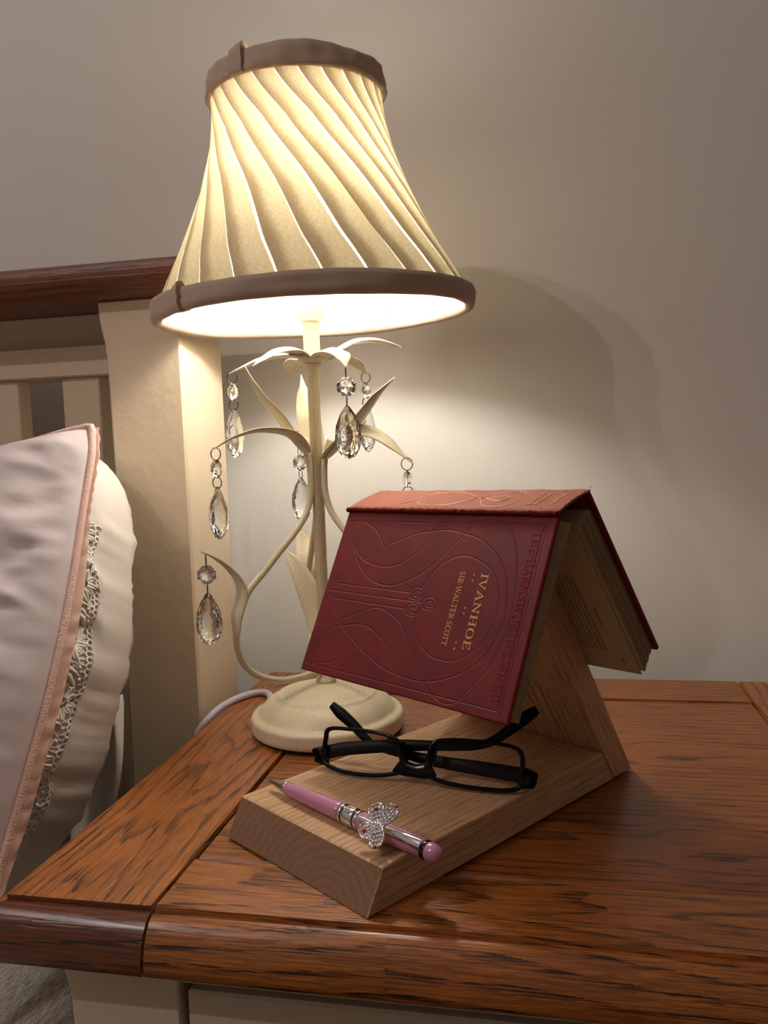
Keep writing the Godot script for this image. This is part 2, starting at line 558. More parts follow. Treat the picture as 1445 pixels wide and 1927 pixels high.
func bedding() -> void:
	# mattress with a ribbed grey cover
	var t := thing("mattress", "mattress in a ribbed grey cover beside the bedside table", "mattress", Vector3(-1.1, -0.36, 0.35))
	var o := [Vector2(-1.90, -0.36), Vector2(-0.285, -0.36), Vector2(-0.276, -0.34), Vector2(-0.276, -0.128)]
	for i in 7:
		var a := PI / 2 * i / 6.0
		o.append(Vector2(-0.300 + 0.024 * cos(a), -0.125 + 0.024 * sin(a)))
	o.append(Vector2(-1.87, -0.101))
	o.append(Vector2(-1.90, -0.13))
	var g := prism(o, -0.645, 1.34, 0.01, 0.0)
	var along := 0.0
	for k in g.G.size():
		for q in 3:
			var p := g.V[k * 3 + q]
			g.UV[k * 3 + q] = Vector2(p.z, p.x - p.y) * 10.0
	var cover := mat(Color(0.95, 0.91, 0.85), 0.95, 0.1)
	var w := 512
	var rgb := PackedByteArray()
	rgb.resize(w * w)
	var sp := stretched(w, w, 1, 1, 0.18, 71, 3)
	var st := stretched(w, w, 12, 1, 0.2, 72, 2)
	for y in w:
		for x in w:
			var i := y * w + x
			var rib := 0.5 + 0.5 * sin(TAU * 64.0 * y / w + sp[i] * 2.5)
			rgb[i] = int(255.0 * clampf(0.62 + 0.26 * rib + 0.7 * (sp[i] - 0.5) + 0.5 * (st[i] - 0.5), 0.0, 1.0))
	var ht := ImageTexture.create_from_image(Image.create_from_data(w, w, false, Image.FORMAT_L8, rgb))
	var al := Image.create_from_data(w, w, false, Image.FORMAT_L8, rgb)
	al.convert(Image.FORMAT_RGB8)
	al.adjust_bcs(1.05, 0.85, 1.0)
	cover.albedo_texture = ImageTexture.create_from_image(al)
	cover.heightmap_enabled = true
	cover.heightmap_texture = ht
	cover.heightmap_scale = 0.05
	part("mattress_cover", g.mesh(cover), t)
	# front pillow
	var cloth := mat(Color(1, 1, 1), 0.9, 0.2)
	cloth.albedo_texture = print_cloth()
	cloth.heightmap_enabled = true
	cloth.heightmap_texture = noise_tex(0.25, 512, 512, FastNoiseLite.TYPE_SIMPLEX_SMOOTH, 2, null, 40)
	cloth.heightmap_scale = 0.006
	var pink := mat(Color(0.90, 0.75, 0.70), 0.75, 0.3)
	pink.heightmap_enabled = true
	pink.heightmap_texture = noise_tex(0.12, 256, 256, FastNoiseLite.TYPE_SIMPLEX_SMOOTH, 3, null, 41)
	pink.heightmap_scale = 0.06
	pink.uv1_triplanar = true
	pink.uv1_scale = Vector3(20, 20, 20)
	var satin := mat(Color(0.88, 0.73, 0.66), 0.38, 0.5)
	var white := mat(Color(0.86, 0.82, 0.785), 0.9, 0.2)
	white.heightmap_enabled = true
	white.heightmap_texture = cloth.heightmap_texture
	white.heightmap_scale = 0.006
	var P0 := Vector3(-0.324, -0.089, -0.3750)
	var U := Vector3(-1, -0.05, 0.0).normalized()
	var V := Vector3(0, 0.879, -0.477)
	var W := V.cross(U).normalized()
	if W.z < 0: W = -W
	var front := Pillow.new(P0, U, V, W, 0.62, 0.388, 0.080, 0.012, 0.0085, 5, 0.0)
	t = thing("pillow", "lilac white pillow with pink piped edge leaning in front of the lace pillow", "pillow", Vector3(-0.6, -0.10, -0.42))
	part("pillow_case", front.body(72, 110).mesh(cloth), t)
	var edge := []
	for i in 37: edge.append(front.at(0.5 * (1 - i / 36.0), 1.0, 0.0))
	for i in range(1, 45): edge.append(front.at(0.0, 1.0 - i / 44.0, 0.0))
	part("piping", tube(spline(edge, 2), 0.0029, 10).mesh(pink), t)
	var strip := []
	for i in 90:
		var v := i / 89.0
		var pk := 0.0012 * sin(v * 210.0 + 2.0 * sin(v * 37.0))
		var row := PackedVector3Array()
		var wd := 0.012 * clampf(sin(clampf((v - 0.12) / 0.72, 0, 1) * PI) * 1.5, 0.12, 1.0)
		for j in 5:
			var f := j / 4.0
			row.append(front.at(0.0, v, 0.0) - W * (0.001 + wd * f * 0.75) - U * (0.0045 * f + pk * sin(PI * f) + 0.0025 * sin(PI * f)) )
		strip.append(row)
	var sg := Geo.new()
	sg.grid(strip)
	part("satin_border", sg.mesh(satin, null, false), t)
	# rear pillow
	var V2 := Vector3(0.008, 0.310, -0.125).normalized()
	var rear := Pillow.new(Vector3(-0.356, -0.088, -0.500), Vector3(-1, -0.02, -0.02).normalized(), V2, Vector3(0, 0, 0), 0.62, 0.345, 0.096, 0.02, 0.009, 23, 0.032)
	t = thing("pillow", "cream white pillow with a lace band, squeezed between headboard and piped pillow", "pillow", Vector3(-0.6, -0.10, -0.47))
	part("pillow_case", rear.body(64, 90).mesh(white), t)
	var cotton := mat(Color(0.94, 0.91, 0.87), 0.9, 0.2)
	part("lace_band", lace(rear).mesh(cotton, null, false), t)
	# tucked sheet
	t = thing("sheet", "folded white sheet tucked down between the pillow and the bed post", "sheet", Vector3(-0.345, -0.10, -0.58))
	var rows := []
	for i in 24:
		var f := i / 23.0
		var row := PackedVector3Array()
		for j in 24:
			var y := -0.10 + 0.13 * j / 23.0
			var x := -0.405 + 0.062 * f + 0.006 * sin(j * 0.22 + f * 5.0)
			row.append(Vector3(x, y, -0.60 + 0.012 * sin(f * 13.0 + j * 0.12) + 0.04 * (1.0 - j / 23.0)))
		rows.append(row)
	var back := []
	for r in rows:
		var row := PackedVector3Array()
		for p in r: row.append(p + Vector3(0, 0, -0.002))
		back.append(row)
	var sh := Geo.new()
	var loop := []
	for i in rows.size():
		var row: PackedVector3Array = rows[i].duplicate()
		var bk: PackedVector3Array = back[i].duplicate()
		bk.reverse()
		row.append_array(bk)
		loop.append(row)
	sh.grid(loop, 0, true)
	part("cloth", sh.mesh(white), t)

class Pillow:
	var P0: Vector3; var U: Vector3; var V: Vector3; var W: Vector3
	var w: float; var h: float; var tf: float; var tb: float; var wr: float; var bow: float
	var n1 := FastNoiseLite.new()
	var n2 := FastNoiseLite.new()

	func _init(p0, u, v, ww, width, height, front, back, wrinkle, sd, outward_bow) -> void:
		P0 = p0; U = u; V = v; w = width; h = height; tf = front; tb = back; wr = wrinkle; bow = outward_bow
		W = U.cross(V).normalized()
		if W.z < 0: W = -W
		n1.seed = sd; n1.frequency = 1.0; n1.fractal_octaves = 3
		n2.seed = sd + 1; n2.frequency = 1.0; n2.fractal_octaves = 2

	func at(u: float, v: float, side: float) -> Vector3:
		var vv := v if bow == 0.0 else 0.16 + 0.84 * v
		var e := (1.0 - pow(absf(2 * u - 1), 3.0)) * (1.0 - pow(absf(2 * vv - 1), 3.0))
		var th := pow(maxf(e, 0.0), 0.62 if bow == 0.0 else 0.30)
		var q := P0 + U * (u * w) + V * (v * h)
		q += U * (-bow * sin(PI * v) * (1.0 - u)) + V * (-0.012 * sin(PI * minf(u * 1.0, 1.0)) * v)
		var cr := 0.016 if bow > 0.0 else 0.006
		q += U * (cr * pow(clampf(1.0 - (1.0 - v) * h / 0.035, 0.0, 1.0), 2.0) * (1.0 - u)) - V * (cr * 0.8 * pow(clampf(1.0 - u * w / 0.03, 0.0, 1.0), 2.0) * v)
		if bow > 0.0: q += U * (0.03 * pow(clampf(1.0 - v * h / 0.08, 0.0, 1.0), 2.0) * (1.0 - u))
		else: q -= V * (0.016 * (1.0 - exp(-u * 12.0)) * v)
		if bow == 0.0: q += U * (0.004 * sin(v * 7.0 + 0.8) * (1.0 - u))
		var near := clampf(minf(minf(u * w, (1 - u) * w), minf(v * h, (1 - v) * h)) / 0.02, 0, 1)
		var k := n1.get_noise_2d(u * w * 6.0 + 3.0, v * h * 9.0) * 1.7
		var x := u * w * (1.0 if bow == 0.0 else 2.6)
		var y := v * h
		k += (1.0 - absf(n2.get_noise_2d((x * 0.8 + y * 0.6) * 7.0 + 9.0, (y * 0.8 - x * 0.6) * 15.0)) * 3.0) * 0.45
		k += n1.get_noise_2d((x * 0.9 - y * 0.45) * 8.0 + 31.0, (y * 0.9 + x * 0.45) * 24.0) * 0.55
		k += n2.get_noise_2d(x * 20.0, y * 55.0 + 40.0) * 0.45 * exp(-x / 0.04)
		if side == 0.0: return q
		if bow > 0.0:
			# creases round the pillow's end
			var c := n2.get_noise_2d(th * 3.0 + y * 5.0, y * 11.0 - th * 1.6) * 0.9 + (1.0 - 2.6 * absf(n1.get_noise_2d(th * 2.2 - y * 9.0, y * 17.0 + th * 2.0 + 50.0))) * 0.5
			q -= U * (0.0065 * c * exp(-u * w / 0.05) * clampf(th * 3.0, 0.0, 1.0))
		return q + W * side * ((tf if side > 0 else tb) * th + wr * k * near)

	func body(nu: int, nv: int) -> Geo:
		var g := Geo.new()
		for side in [1.0, -1.0]:
			var rows := []
			for i in nu + 1:
				var row := PackedVector3Array()
				var u := pow(i / float(nu), 1.25)
				for j in nv + 1: row.append(at(u, j / float(nv), side))
				rows.append(row)
			if side < 0: 
				for r in rows: r.reverse()
			var s := Geo.new()
			s.grid(rows, 0, false, false, w / 0.4, h / 0.4)
			g.add(s)
		return g

# a band of cotton lace: flower wheels, scallops and a beaded edge, lying on the pillow's face
func lace(p: Pillow) -> Geo:
	var g := Geo.new()
	var on := func(a: float, b: float, lift: float) -> Vector3:   # metres from the seam, metres up
		var q := p.at(clampf(0.55 * a / p.w, 0, 1), clampf(b / p.h, 0, 1), 1.0)
		return q + p.W * lift
	var c0 := 0.0125
	var c1 := 0.046
	var y := 0.0
	while y < 0.27:
		# beaded edge of little loops
		var b := PackedVector3Array()
		for k in 9:
			var a := TAU * k / 8.0
			b.append(on.call(c0 + 0.0016 * cos(a), y + 0.0022 * sin(a), 0.0008))
		tube(b, 0.0008, 5, false, false, g)
		# ladder threads behind the edge
		tube(PackedVector3Array([on.call(c0 + 0.001, y, 0.0004), on.call(c0 + 0.006, y + rng.randf_range(-0.002, 0.002), 0.0008)]), 0.0005, 5, false, false, g)
		y += 0.0044
	var edge := PackedVector3Array()
	for i in 80: edge.append(on.call(c0 + 0.006 + 0.0012 * sin(i * 0.9), 0.27 * i / 79.0, 0.0008))
	tube(edge, 0.0007, 5, false, false, g)
	var i := 0
	y = 0.006
	while y < 0.27:
		var cx := 0.0295 + 0.003 * (1 if i % 2 else -1)
		if i % 2 == 0:
			# wheel with petals
			var ctr := on.call(cx, y, 0.0012) as Vector3
			ball(ctr, 0.0022, g, 6)
			for k in 12:
				var a := TAU * k / 12.0
				var loop := PackedVector3Array()
				for m in 7:
					var t := m / 6.0
					var rr := 0.004 + 0.0095 * sin(PI * t)
					var aa := a + (t - 0.5) * 0.42
					loop.append(on.call(cx + rr * cos(aa), y + rr * sin(aa), 0.0010))
				tube(loop, 0.0011, 5, false, false, g)
		else:
			# curled scallop of padded leaves
			for s in 5:
				var leafp := PackedVector3Array()
				var a0 := 0.5 + s * 0.62
				for m in 8:
					var t := m / 7.0
					var rr := 0.0035 + 0.0125 * t
					var aa := a0 + 0.9 * t
					leafp.append(on.call(cx + rr * cos(aa), y + rr * sin(aa) * 0.9, 0.0010))
				tube(leafp, [0.0008, 0.0016, 0.002, 0.0021, 0.0019, 0.0015, 0.001, 0.0006], 6, false, false, g)
			for s in 9:
				var a := TAU * s / 9.0
				ball(on.call(cx + 0.0165 * cos(a), y + 0.0125 * sin(a), 0.0010), 0.0015, g, 6)
		i += 1
		y += 0.0215
	for k in 420:
		var a := rng.randf_range(c0 + 0.006, c1)
		var yy := rng.randf_range(0.0, 0.27)
		var d := rng.randf_range(0, TAU)
		var mid := on.call(a + 0.002 * sin(d), yy, 0.0010) as Vector3
		tube(PackedVector3Array([on.call(a - 0.0035 * cos(d), yy - 0.0035 * sin(d), 0.0004), mid, on.call(a + 0.0035 * cos(d), yy + 0.0035 * sin(d), 0.0004)]), 0.0007, 5, false, false, g)
	return g

func print_cloth() -> ImageTexture:
	var w := 640
	var im := Image.create(w, w, false, Image.FORMAT_RGB8)
	var f := stretched(w, w, 4, 4, 0.03, 88, 3)
	var e := stretched(w, w, 3, 3, 0.06, 89, 3)
	for y in w:
		for x in w:
			var i := y * w + x
			var c := Color(0.83, 0.775, 0.775).lerp(Color(0.75, 0.70, 0.775), clampf((f[i] - 0.62) * 4.0, 0, 1) * 0.5)
			im.set_pixel(x, y, c)
	# faded rose prints
	for spot in [Vector3(0.36, 0.905, 0.03), Vector3(0.46, 0.62, 0.05), Vector3(0.5, 0.3, 0.06), Vector3(0.75, 0.7, 0.06), Vector3(0.9, 0.3, 0.05)]:
		var c := Vector2(spot.x, spot.y) * w
		var r: float = spot.z * w
		for y in range(maxi(0, int(c.y - r)), mini(w, int(c.y + r))):
			for x in range(maxi(0, int(c.x - r)), mini(w, int(c.x + r))):
				var d := Vector2(x, y).distance_to(c) / r + (e[y * w + x] - 0.5) * 0.7
				if d < 0.75:
					im.set_pixel(x, y, im.get_pixel(x, y).lerp(Color(0.78, 0.42, 0.43), (0.75 if d < 0.45 else 0.4)))
	return ImageTexture.create_from_image(im)

func nightstand() -> void:
	var t := thing("bedside_table", "cream bedside table with a stained oak top of framed boards", "bedside table", Vector3(-0.018, -T, -0.57))
	var prof := []
	for q in [[0, 0], [0.0000, -0.0028], [0.0034, -0.0030], [0.0065, -0.0047], [0.0098, -0.0083], [0.0123, -0.0130], [0.0141, -0.0185], [0.0148, -0.0240], [0.0145, -0.0275], [0.0135, -0.0285]]:
		prof.append(Vector2(q[0], q[1]))
	var XL := -0.2814
	var XR := 0.246
	var JL := -0.199
	var JR := 0.164
	var ZF := -0.3605
	var ZB := -0.777
	var S := 1 / 0.28
	var SV := 1 / 0.126
	var gap := 0.0008
	# side boards run the whole depth and show their end grain at the front
	for s in 2:
		var gs := moulded(XL, JL - gap, ZB, ZF, [true, true, false, false], prof) if s == 0 else moulded(JR + gap, XR, ZB, ZF, [false, true, true, false], prof)
		var m := ArrayMesh.new()
		gs[0].project(Vector3(0, 0, 1), Vector3(1, 0, 0), Vector3(0, 1, 0), S * 0.8, SV, Vector2(0.32, 0.47 + s * 0.3))
		gs[0].mesh(M.oak_a, m, false)
		gs[1].project(Vector3(1, 0, 0), Vector3(0, 0, 1), Vector3(0, 1, 0), S * 0.6, SV * 0.7, Vector2(0.2, 0.75))
		gs[1].mesh(M.oak_end, m, false)
		part("side_board", m, t)
	for s in 2:
		var z0 := -0.4090 + gap if s == 0 else ZB
		var z1 := ZF if s == 0 else -0.716 - gap
		var gs := moulded(JL + gap, JR - gap, z0, z1, [false, s == 0, false, false], prof)
		var g := Geo.new()
		g.add(gs[0])
		g.add(gs[1])
		g.project(Vector3(1, 0, 0), Vector3(0, 0, 1), Vector3(0, 1, 0), S * 0.75, SV * 0.9, Vector2(0.21 + s * 0.4, 0.28 + s * 0.3))
		part("cross_board", g.mesh(M.oak_a if s == 0 else M.oak_b, null, false), t)
	var panel := box(Vector3(JL + gap, -0.02, -0.716 + 0.0016), Vector3(JR - gap, -0.0010, -0.409 - 0.0022), 0.0012)
	panel.project(Vector3(1, 0, 0), Vector3(0, 0, 1), Vector3(0, 1, 0), S * 0.7, SV * 0.9, Vector2(0.4, 0.1))
	part("centre_panel", panel.mesh(M.oak_b), t)
	# carcass
	var bl := -0.2525
	var br := 0.217
	var zf := -0.364
	part("carcass", box(Vector3(bl + 0.004, -T, -0.768), Vector3(br - 0.004, -0.0285, zf - 0.022), 0.001).mesh(M.cream), t)
	for s in 2:
		var o := []
		for q in [[bl - 0.0022, -0.0285], [bl - 0.0022, -0.040], [bl - 0.0008, -0.046], [bl + 0.0010, -0.054], [bl + 0.0018, -0.066], [bl + 0.002, -0.30], [bl + 0.002, -T], [-0.1925, -T], [-0.1895, -0.0285]]:
			o.append(Vector2(q[0] if s == 0 else bl + br - q[0], q[1]))
		part("stile", prism(o, zf - 0.0215, zf, 0.0012, 0.0).mesh(M.cream), t)
	part("top_bar", box(Vector3(-0.1893, -0.0435, zf - 0.0215), Vector3(0.154, -0.0285, zf - 0.002), 0.0008).mesh(M.cream), t)
	var dr := box(Vector3(-0.1858, -0.205, zf - 0.0213), Vector3(0.150, -0.0465, zf - 0.001), 0.0015).mesh(M.cream)
	var d := part("drawer", dr, t)
	var kn := lathe([Vector2(0, 0.0), Vector2(0.006, 0.0), Vector2(0.005, 0.008), Vector2(0.013, 0.014), Vector2(0.014, 0.019), Vector2(0.009, 0.024), Vector2(0, 0.025)], 28).mesh(M.oak_end)
	var knob := part("knob", kn, d, true)
	knob.transform = Transform3D(Basis(Vector3.RIGHT, PI / 2), Vector3(-0.018, -0.125, zf - 0.001))
	var door := part("door", box(Vector3(-0.1858, -0.56, zf - 0.0213), Vector3(0.150, -0.211, zf - 0.001), 0.0015).mesh(M.cream), t)
	var k2 := part("knob", kn, door, true)
	k2.transform = Transform3D(Basis(Vector3.RIGHT, PI / 2), Vector3(0.12, -0.33, zf - 0.001))
	part("plinth", box(Vector3(-0.1893, -T, zf - 0.0215), Vector3(0.154, -0.563, zf - 0.003), 0.001).mesh(M.cream), t)

# ------------------------------------------------------------------ the lamp
const AX := Vector3(-0.1795, 0, -0.6227)
var RV := Vector3(0.96087, 0, -0.27698)    # to the lamp's right as the lamp faces the bedside
var VV := Vector3(0.27698, 0, 0.96087)

func leaf(path: Array, width: float, side: Vector3, keel := 0.12, thick := 0.0007, roll := 0.0) -> Geo:
	var p := spline(path, 5)
	var n := p.size()
	var rows := []
	for i in n:
		var t := i / float(n - 1)
		var d := (p[mini(i + 1, n - 1)] - p[maxi(i - 1, 0)]).normalized()
		var s := (side - d * side.dot(d)).normalized().rotated(d, roll)
		var up := s.cross(d).normalized()
		var hw := width * 0.5 * (0.22 + 0.78 * sin(PI * minf(1.0, 0.12 + 0.88 * pow(t, 0.8)))) * clampf((1.0 - t) * 5.0 + 0.04, 0.0, 1.0)
		var ring := PackedVector3Array()
		for q in [-1.0, -0.5, 0.0, 0.5, 1.0]: ring.append(p[i] + s * (q * hw) + up * (absf(q) * hw * keel * 2.0 + thick * 0.5))
		for q in [1.0, 0.5, 0.0, -0.5, -1.0]: ring.append(p[i] + s * (q * hw) + up * (absf(q) * hw * keel * 2.0 - thick * 0.5))
		rows.append(ring)
	var g := Geo.new()
	g.grid(rows, 0, true)
	g.fan(rows[0], p[0], -1, true)
	g.fan(rows[n - 1], p[n - 1], -1, false)
	return g

func arm_point(d: Vector3, q: Vector2) -> Vector3:
	return AX + d * q.x + Vector3.UP * q.y

func arm_path(d: Vector3, list: Array) -> Array:
	var o := []
	for q in list: o.append(arm_point(d, Vector2(q[0], q[1])))
	return o

func shade_r(y: float) -> float:
	var ys := [0.325, 0.333, 0.3493, 0.3767, 0.4043, 0.4314, 0.455, 0.4762, 0.4885, 0.51]
	var rs := [0.1222, 0.1185, 0.1115, 0.0975, 0.0846, 0.0742, 0.0674, 0.0641, 0.0640, 0.0640]
	for i in ys.size() - 1:
		if y <= ys[i + 1]:
			var t: float = (y - ys[i]) / (ys[i + 1] - ys[i])
			var a: float = rs[maxi(i - 1, 0)]
			var d: float = rs[mini(i + 2, rs.size() - 1)]
			return cubic_interpolate(rs[i], rs[i + 1], a, d, t)
	return rs[-1]

func shade_at(phi: float, y: float, dr: float) -> Vector3:
	var off := lerpf(0.0040, -0.0038, clampf((y - 0.333) / 0.17, 0, 1))
	var r := shade_r(y) + dr
	var tilt := -0.028 * r * cos(phi) * -1.0 - 0.02 * r * sin(phi)
	return AX + RV * off + RV * (r * cos(phi)) + VV * (r * sin(phi)) + Vector3.UP * (y + tilt)

func lamp() -> void:
	var t := thing("table_lamp", "cream metal table lamp with leaf arms, crystal drops and lit pleated bell shade", "lamp", Vector3(AX.x, 0, AX.z))
	var base := lathe([Vector2(0.0000, 0.0015), Vector2(0.0585, 0.0015), Vector2(0.0604, 0.0024), Vector2(0.0612, 0.0042), Vector2(0.0613, 0.0060), Vector2(0.0613, 0.0116), Vector2(0.0610, 0.0130), Vector2(0.0601, 0.0143), Vector2(0.0586, 0.0150), Vector2(0.0566, 0.0153), Vector2(0.0552, 0.0158), Vector2(0.0543, 0.0168), Vector2(0.0534, 0.0184), Vector2(0.0516, 0.0208), Vector2(0.0490, 0.0234), Vector2(0.0460, 0.0257), Vector2(0.0430, 0.0274), Vector2(0.0410, 0.0282), Vector2(0.0402, 0.0289), Vector2(0.0394, 0.0299), Vector2(0.0384, 0.0302), Vector2(0.0374, 0.0298), Vector2(0.0368, 0.0296), Vector2(0.0340, 0.0312), Vector2(0.0280, 0.0334), Vector2(0.0200, 0.0356), Vector2(0.0130, 0.0372), Vector2(0.0080, 0.0380), Vector2(0.0000, 0.0384)], 96, AX)
	part("base", base.mesh(M.paint), t)
	part("felt_pad", lathe([Vector2(0, 0), Vector2(0.0590, 0), Vector2(0.0590, 0.0016), Vector2(0, 0.0016)], 64, AX, [1, 2]).mesh(mat(Color(0.03, 0.025, 0.02), 0.95)), t)
	var stem := lathe([Vector2(0.0, 0.0375), Vector2(0.0078, 0.0375), Vector2(0.0082, 0.0395), Vector2(0.0075, 0.0415), Vector2(0.0052, 0.0425), Vector2(0.0048, 0.0450), Vector2(0.0048, 0.2860), Vector2(0.0062, 0.2868), Vector2(0.0066, 0.2882), Vector2(0.0060, 0.2892), Vector2(0.0060, 0.2900), Vector2(0.0072, 0.2904), Vector2(0.0072, 0.2912), Vector2(0.0, 0.2912)], 40, AX)
	part("stem", stem.mesh(M.paint), t)
	part("candle_tube", lathe([Vector2(0, 0.2905), Vector2(0.0064, 0.2905), Vector2(0.0064, 0.3242), Vector2(0, 0.3242)], 32, AX, [1, 2]).mesh(M.paint), t)
	var holder := mat(Color(0.93, 0.90, 0.90), 0.35)
	holder.backlight_enabled = true
	holder.backlight = Color(0.35, 0.33, 0.33)
	part("lamp_holder", lathe([Vector2(0, 0.3235), Vector2(0.0082, 0.3235), Vector2(0.0094, 0.3245), Vector2(0.0120, 0.3310), Vector2(0.0142, 0.3400), Vector2(0.0152, 0.3480), Vector2(0.0154, 0.3720), Vector2(0, 0.3720)], 40, AX, [6]).mesh(holder), t)
	# bulb and its light
	var glow := mat(Color(1, 0.96, 0.9), 0.3)
	glow.emission_enabled = true
	glow.emission = Color(1.0, 0.975, 0.92)
	glow.emission_energy_multiplier = 5.0
	var bc := AX + Vector3(0, 0.413, 0)
	part("bulb", lathe([Vector2(0, -0.041), Vector2(0.011, -0.041), Vector2(0.012, -0.028), Vector2(0.018, -0.014), Vector2(0.0225, 0.004), Vector2(0.0205, 0.017), Vector2(0.012, 0.0265), Vector2(0, 0.029)], 32, bc).mesh(glow), t)
	var l := OmniLight3D.new()
	l.name = "bulb_light"
	l.light_color = Color(1.0, 0.985, 0.95)
	l.light_energy = 0.062
	l.light_size = 0.022
	l.omni_range = 6.0
	l.omni_attenuation = 2.0
	l.shadow_enabled = true
	t.add_child(l, true)
	l.position = bc - base_of(t)
	lamp_crown(t)
	lamp_arms(t)
	lamp_shade(t)
	# flex leaving the back of the base and dropping over the table's edge
	var cord := [Vector3(-0.236, 0.006, -0.648), Vector3(-0.2440, 0.0052, -0.668), Vector3(-0.254, 0.0034, -0.692), Vector3(-0.266, 0.0032, -0.699), Vector3(-0.278, 0.0030, -0.685), Vector3(-0.286, 0.0022, -0.660), Vector3(-0.2915, -0.003, -0.640), Vector3(-0.2985, -0.014, -0.634), Vector3(-0.2975, -0.027, -0.634), Vector3(-0.290, -0.036, -0.636), Vector3(-0.272, -0.043, -0.640), Vector3(-0.260, -0.06, -0.644), Vector3(-0.257, -0.12, -0.65), Vector3(-0.257, -0.35, -0.67), Vector3(-0.258, -0.6, -0.70)]
	part("flex", tube(spline(cord, 6), 0.0031, 12).mesh(mat(Color(0.80, 0.76, 0.84), 0.45)), t)
	part("flex_grip", tube(PackedVector3Array([Vector3(-0.2285, 0.0072, -0.641), Vector3(-0.240, 0.006, -0.656)]), [0.0052, 0.0042], 16).mesh(mat(Color(0.88, 0.86, 0.84), 0.45)), t)

func lamp_crown(t: Node3D) -> void:
	var cr := node("leaf_crown", t)
	part("cup", lathe([Vector2(0.006, 0.2912), Vector2(0.0085, 0.2918), Vector2(0.0110, 0.2945), Vector2(0.0125, 0.2975), Vector2(0.0119, 0.2975), Vector2(0.0100, 0.2950), Vector2(0.006, 0.2925)], 32, AX).mesh(M.paint), cr, true)
	var list := [
		[[[0.008, 0.2945, 0.0], [-0.006, 0.2985, 0.001], [-0.0226, 0.3003, 0.0065], [-0.0385, 0.2971, 0.0111], [-0.0505, 0.2917, 0.0146], [-0.0628, 0.2850, 0.018]], 0.018],
		[[[0.0, 0.2945, 0.004], [-0.0081, 0.3019, 0.0179], [-0.0175, 0.3003, 0.0342], [-0.0238, 0.294, 0.0464], [-0.0291, 0.2859, 0.0552]], 0.019],
		[[[0.0, 0.2945, -0.004], [-0.012, 0.3, -0.016], [-0.0235, 0.3000, -0.0315], [-0.0322, 0.2946, -0.0448], [-0.0375, 0.2861, -0.0516]], 0.02],
		[[[0.003, 0.2945, 0.004], [0.0152, 0.2995, 0.0164], [0.0275, 0.2983, 0.0316], [0.0356, 0.2924, 0.0439], [0.0393, 0.2812, 0.0511]], 0.0195],
		[[[0.004, 0.2945, -0.004], [0.0121, 0.3005, -0.0203], [0.0199, 0.2997, -0.037], [0.0258, 0.2949, -0.0491], [0.0312, 0.285, -0.0558]], 0.018],
		[[[0.004, 0.2945, -0.001], [0.018, 0.3038, -0.0104], [0.0291, 0.3103, -0.0188], [0.0424, 0.3118, -0.0278], [0.0540, 0.3090, -0.034], [0.0641, 0.3045, -0.0395]], 0.019]]
	for q in list:
		var path := []
		for a in q[0]: path.append(AX + Vector3(a[0], a[1], a[2]))
		var d: Vector3 = path[-1] - path[0]
		part("leaf", leaf(path, q[1], Vector3.UP.cross(d).normalized(), 0.16).mesh(M.paint), cr, true)
	for k in [0, 3, 4]:
		var a: Array = list[k][0]
		var n: int = a.size()
		var tip := AX + Vector3(a[n - 1][0], a[n - 1][1], a[n - 1][2])
		var prev := AX + Vector3(a[n - 2][0], a[n - 2][1], a[n - 2][2])
		pendant(t, tip.lerp(prev, 0.22) + Vector3(0, 0.0002, 0), [1.18, 0.0, 0.28, 0.0, 1.02][k])

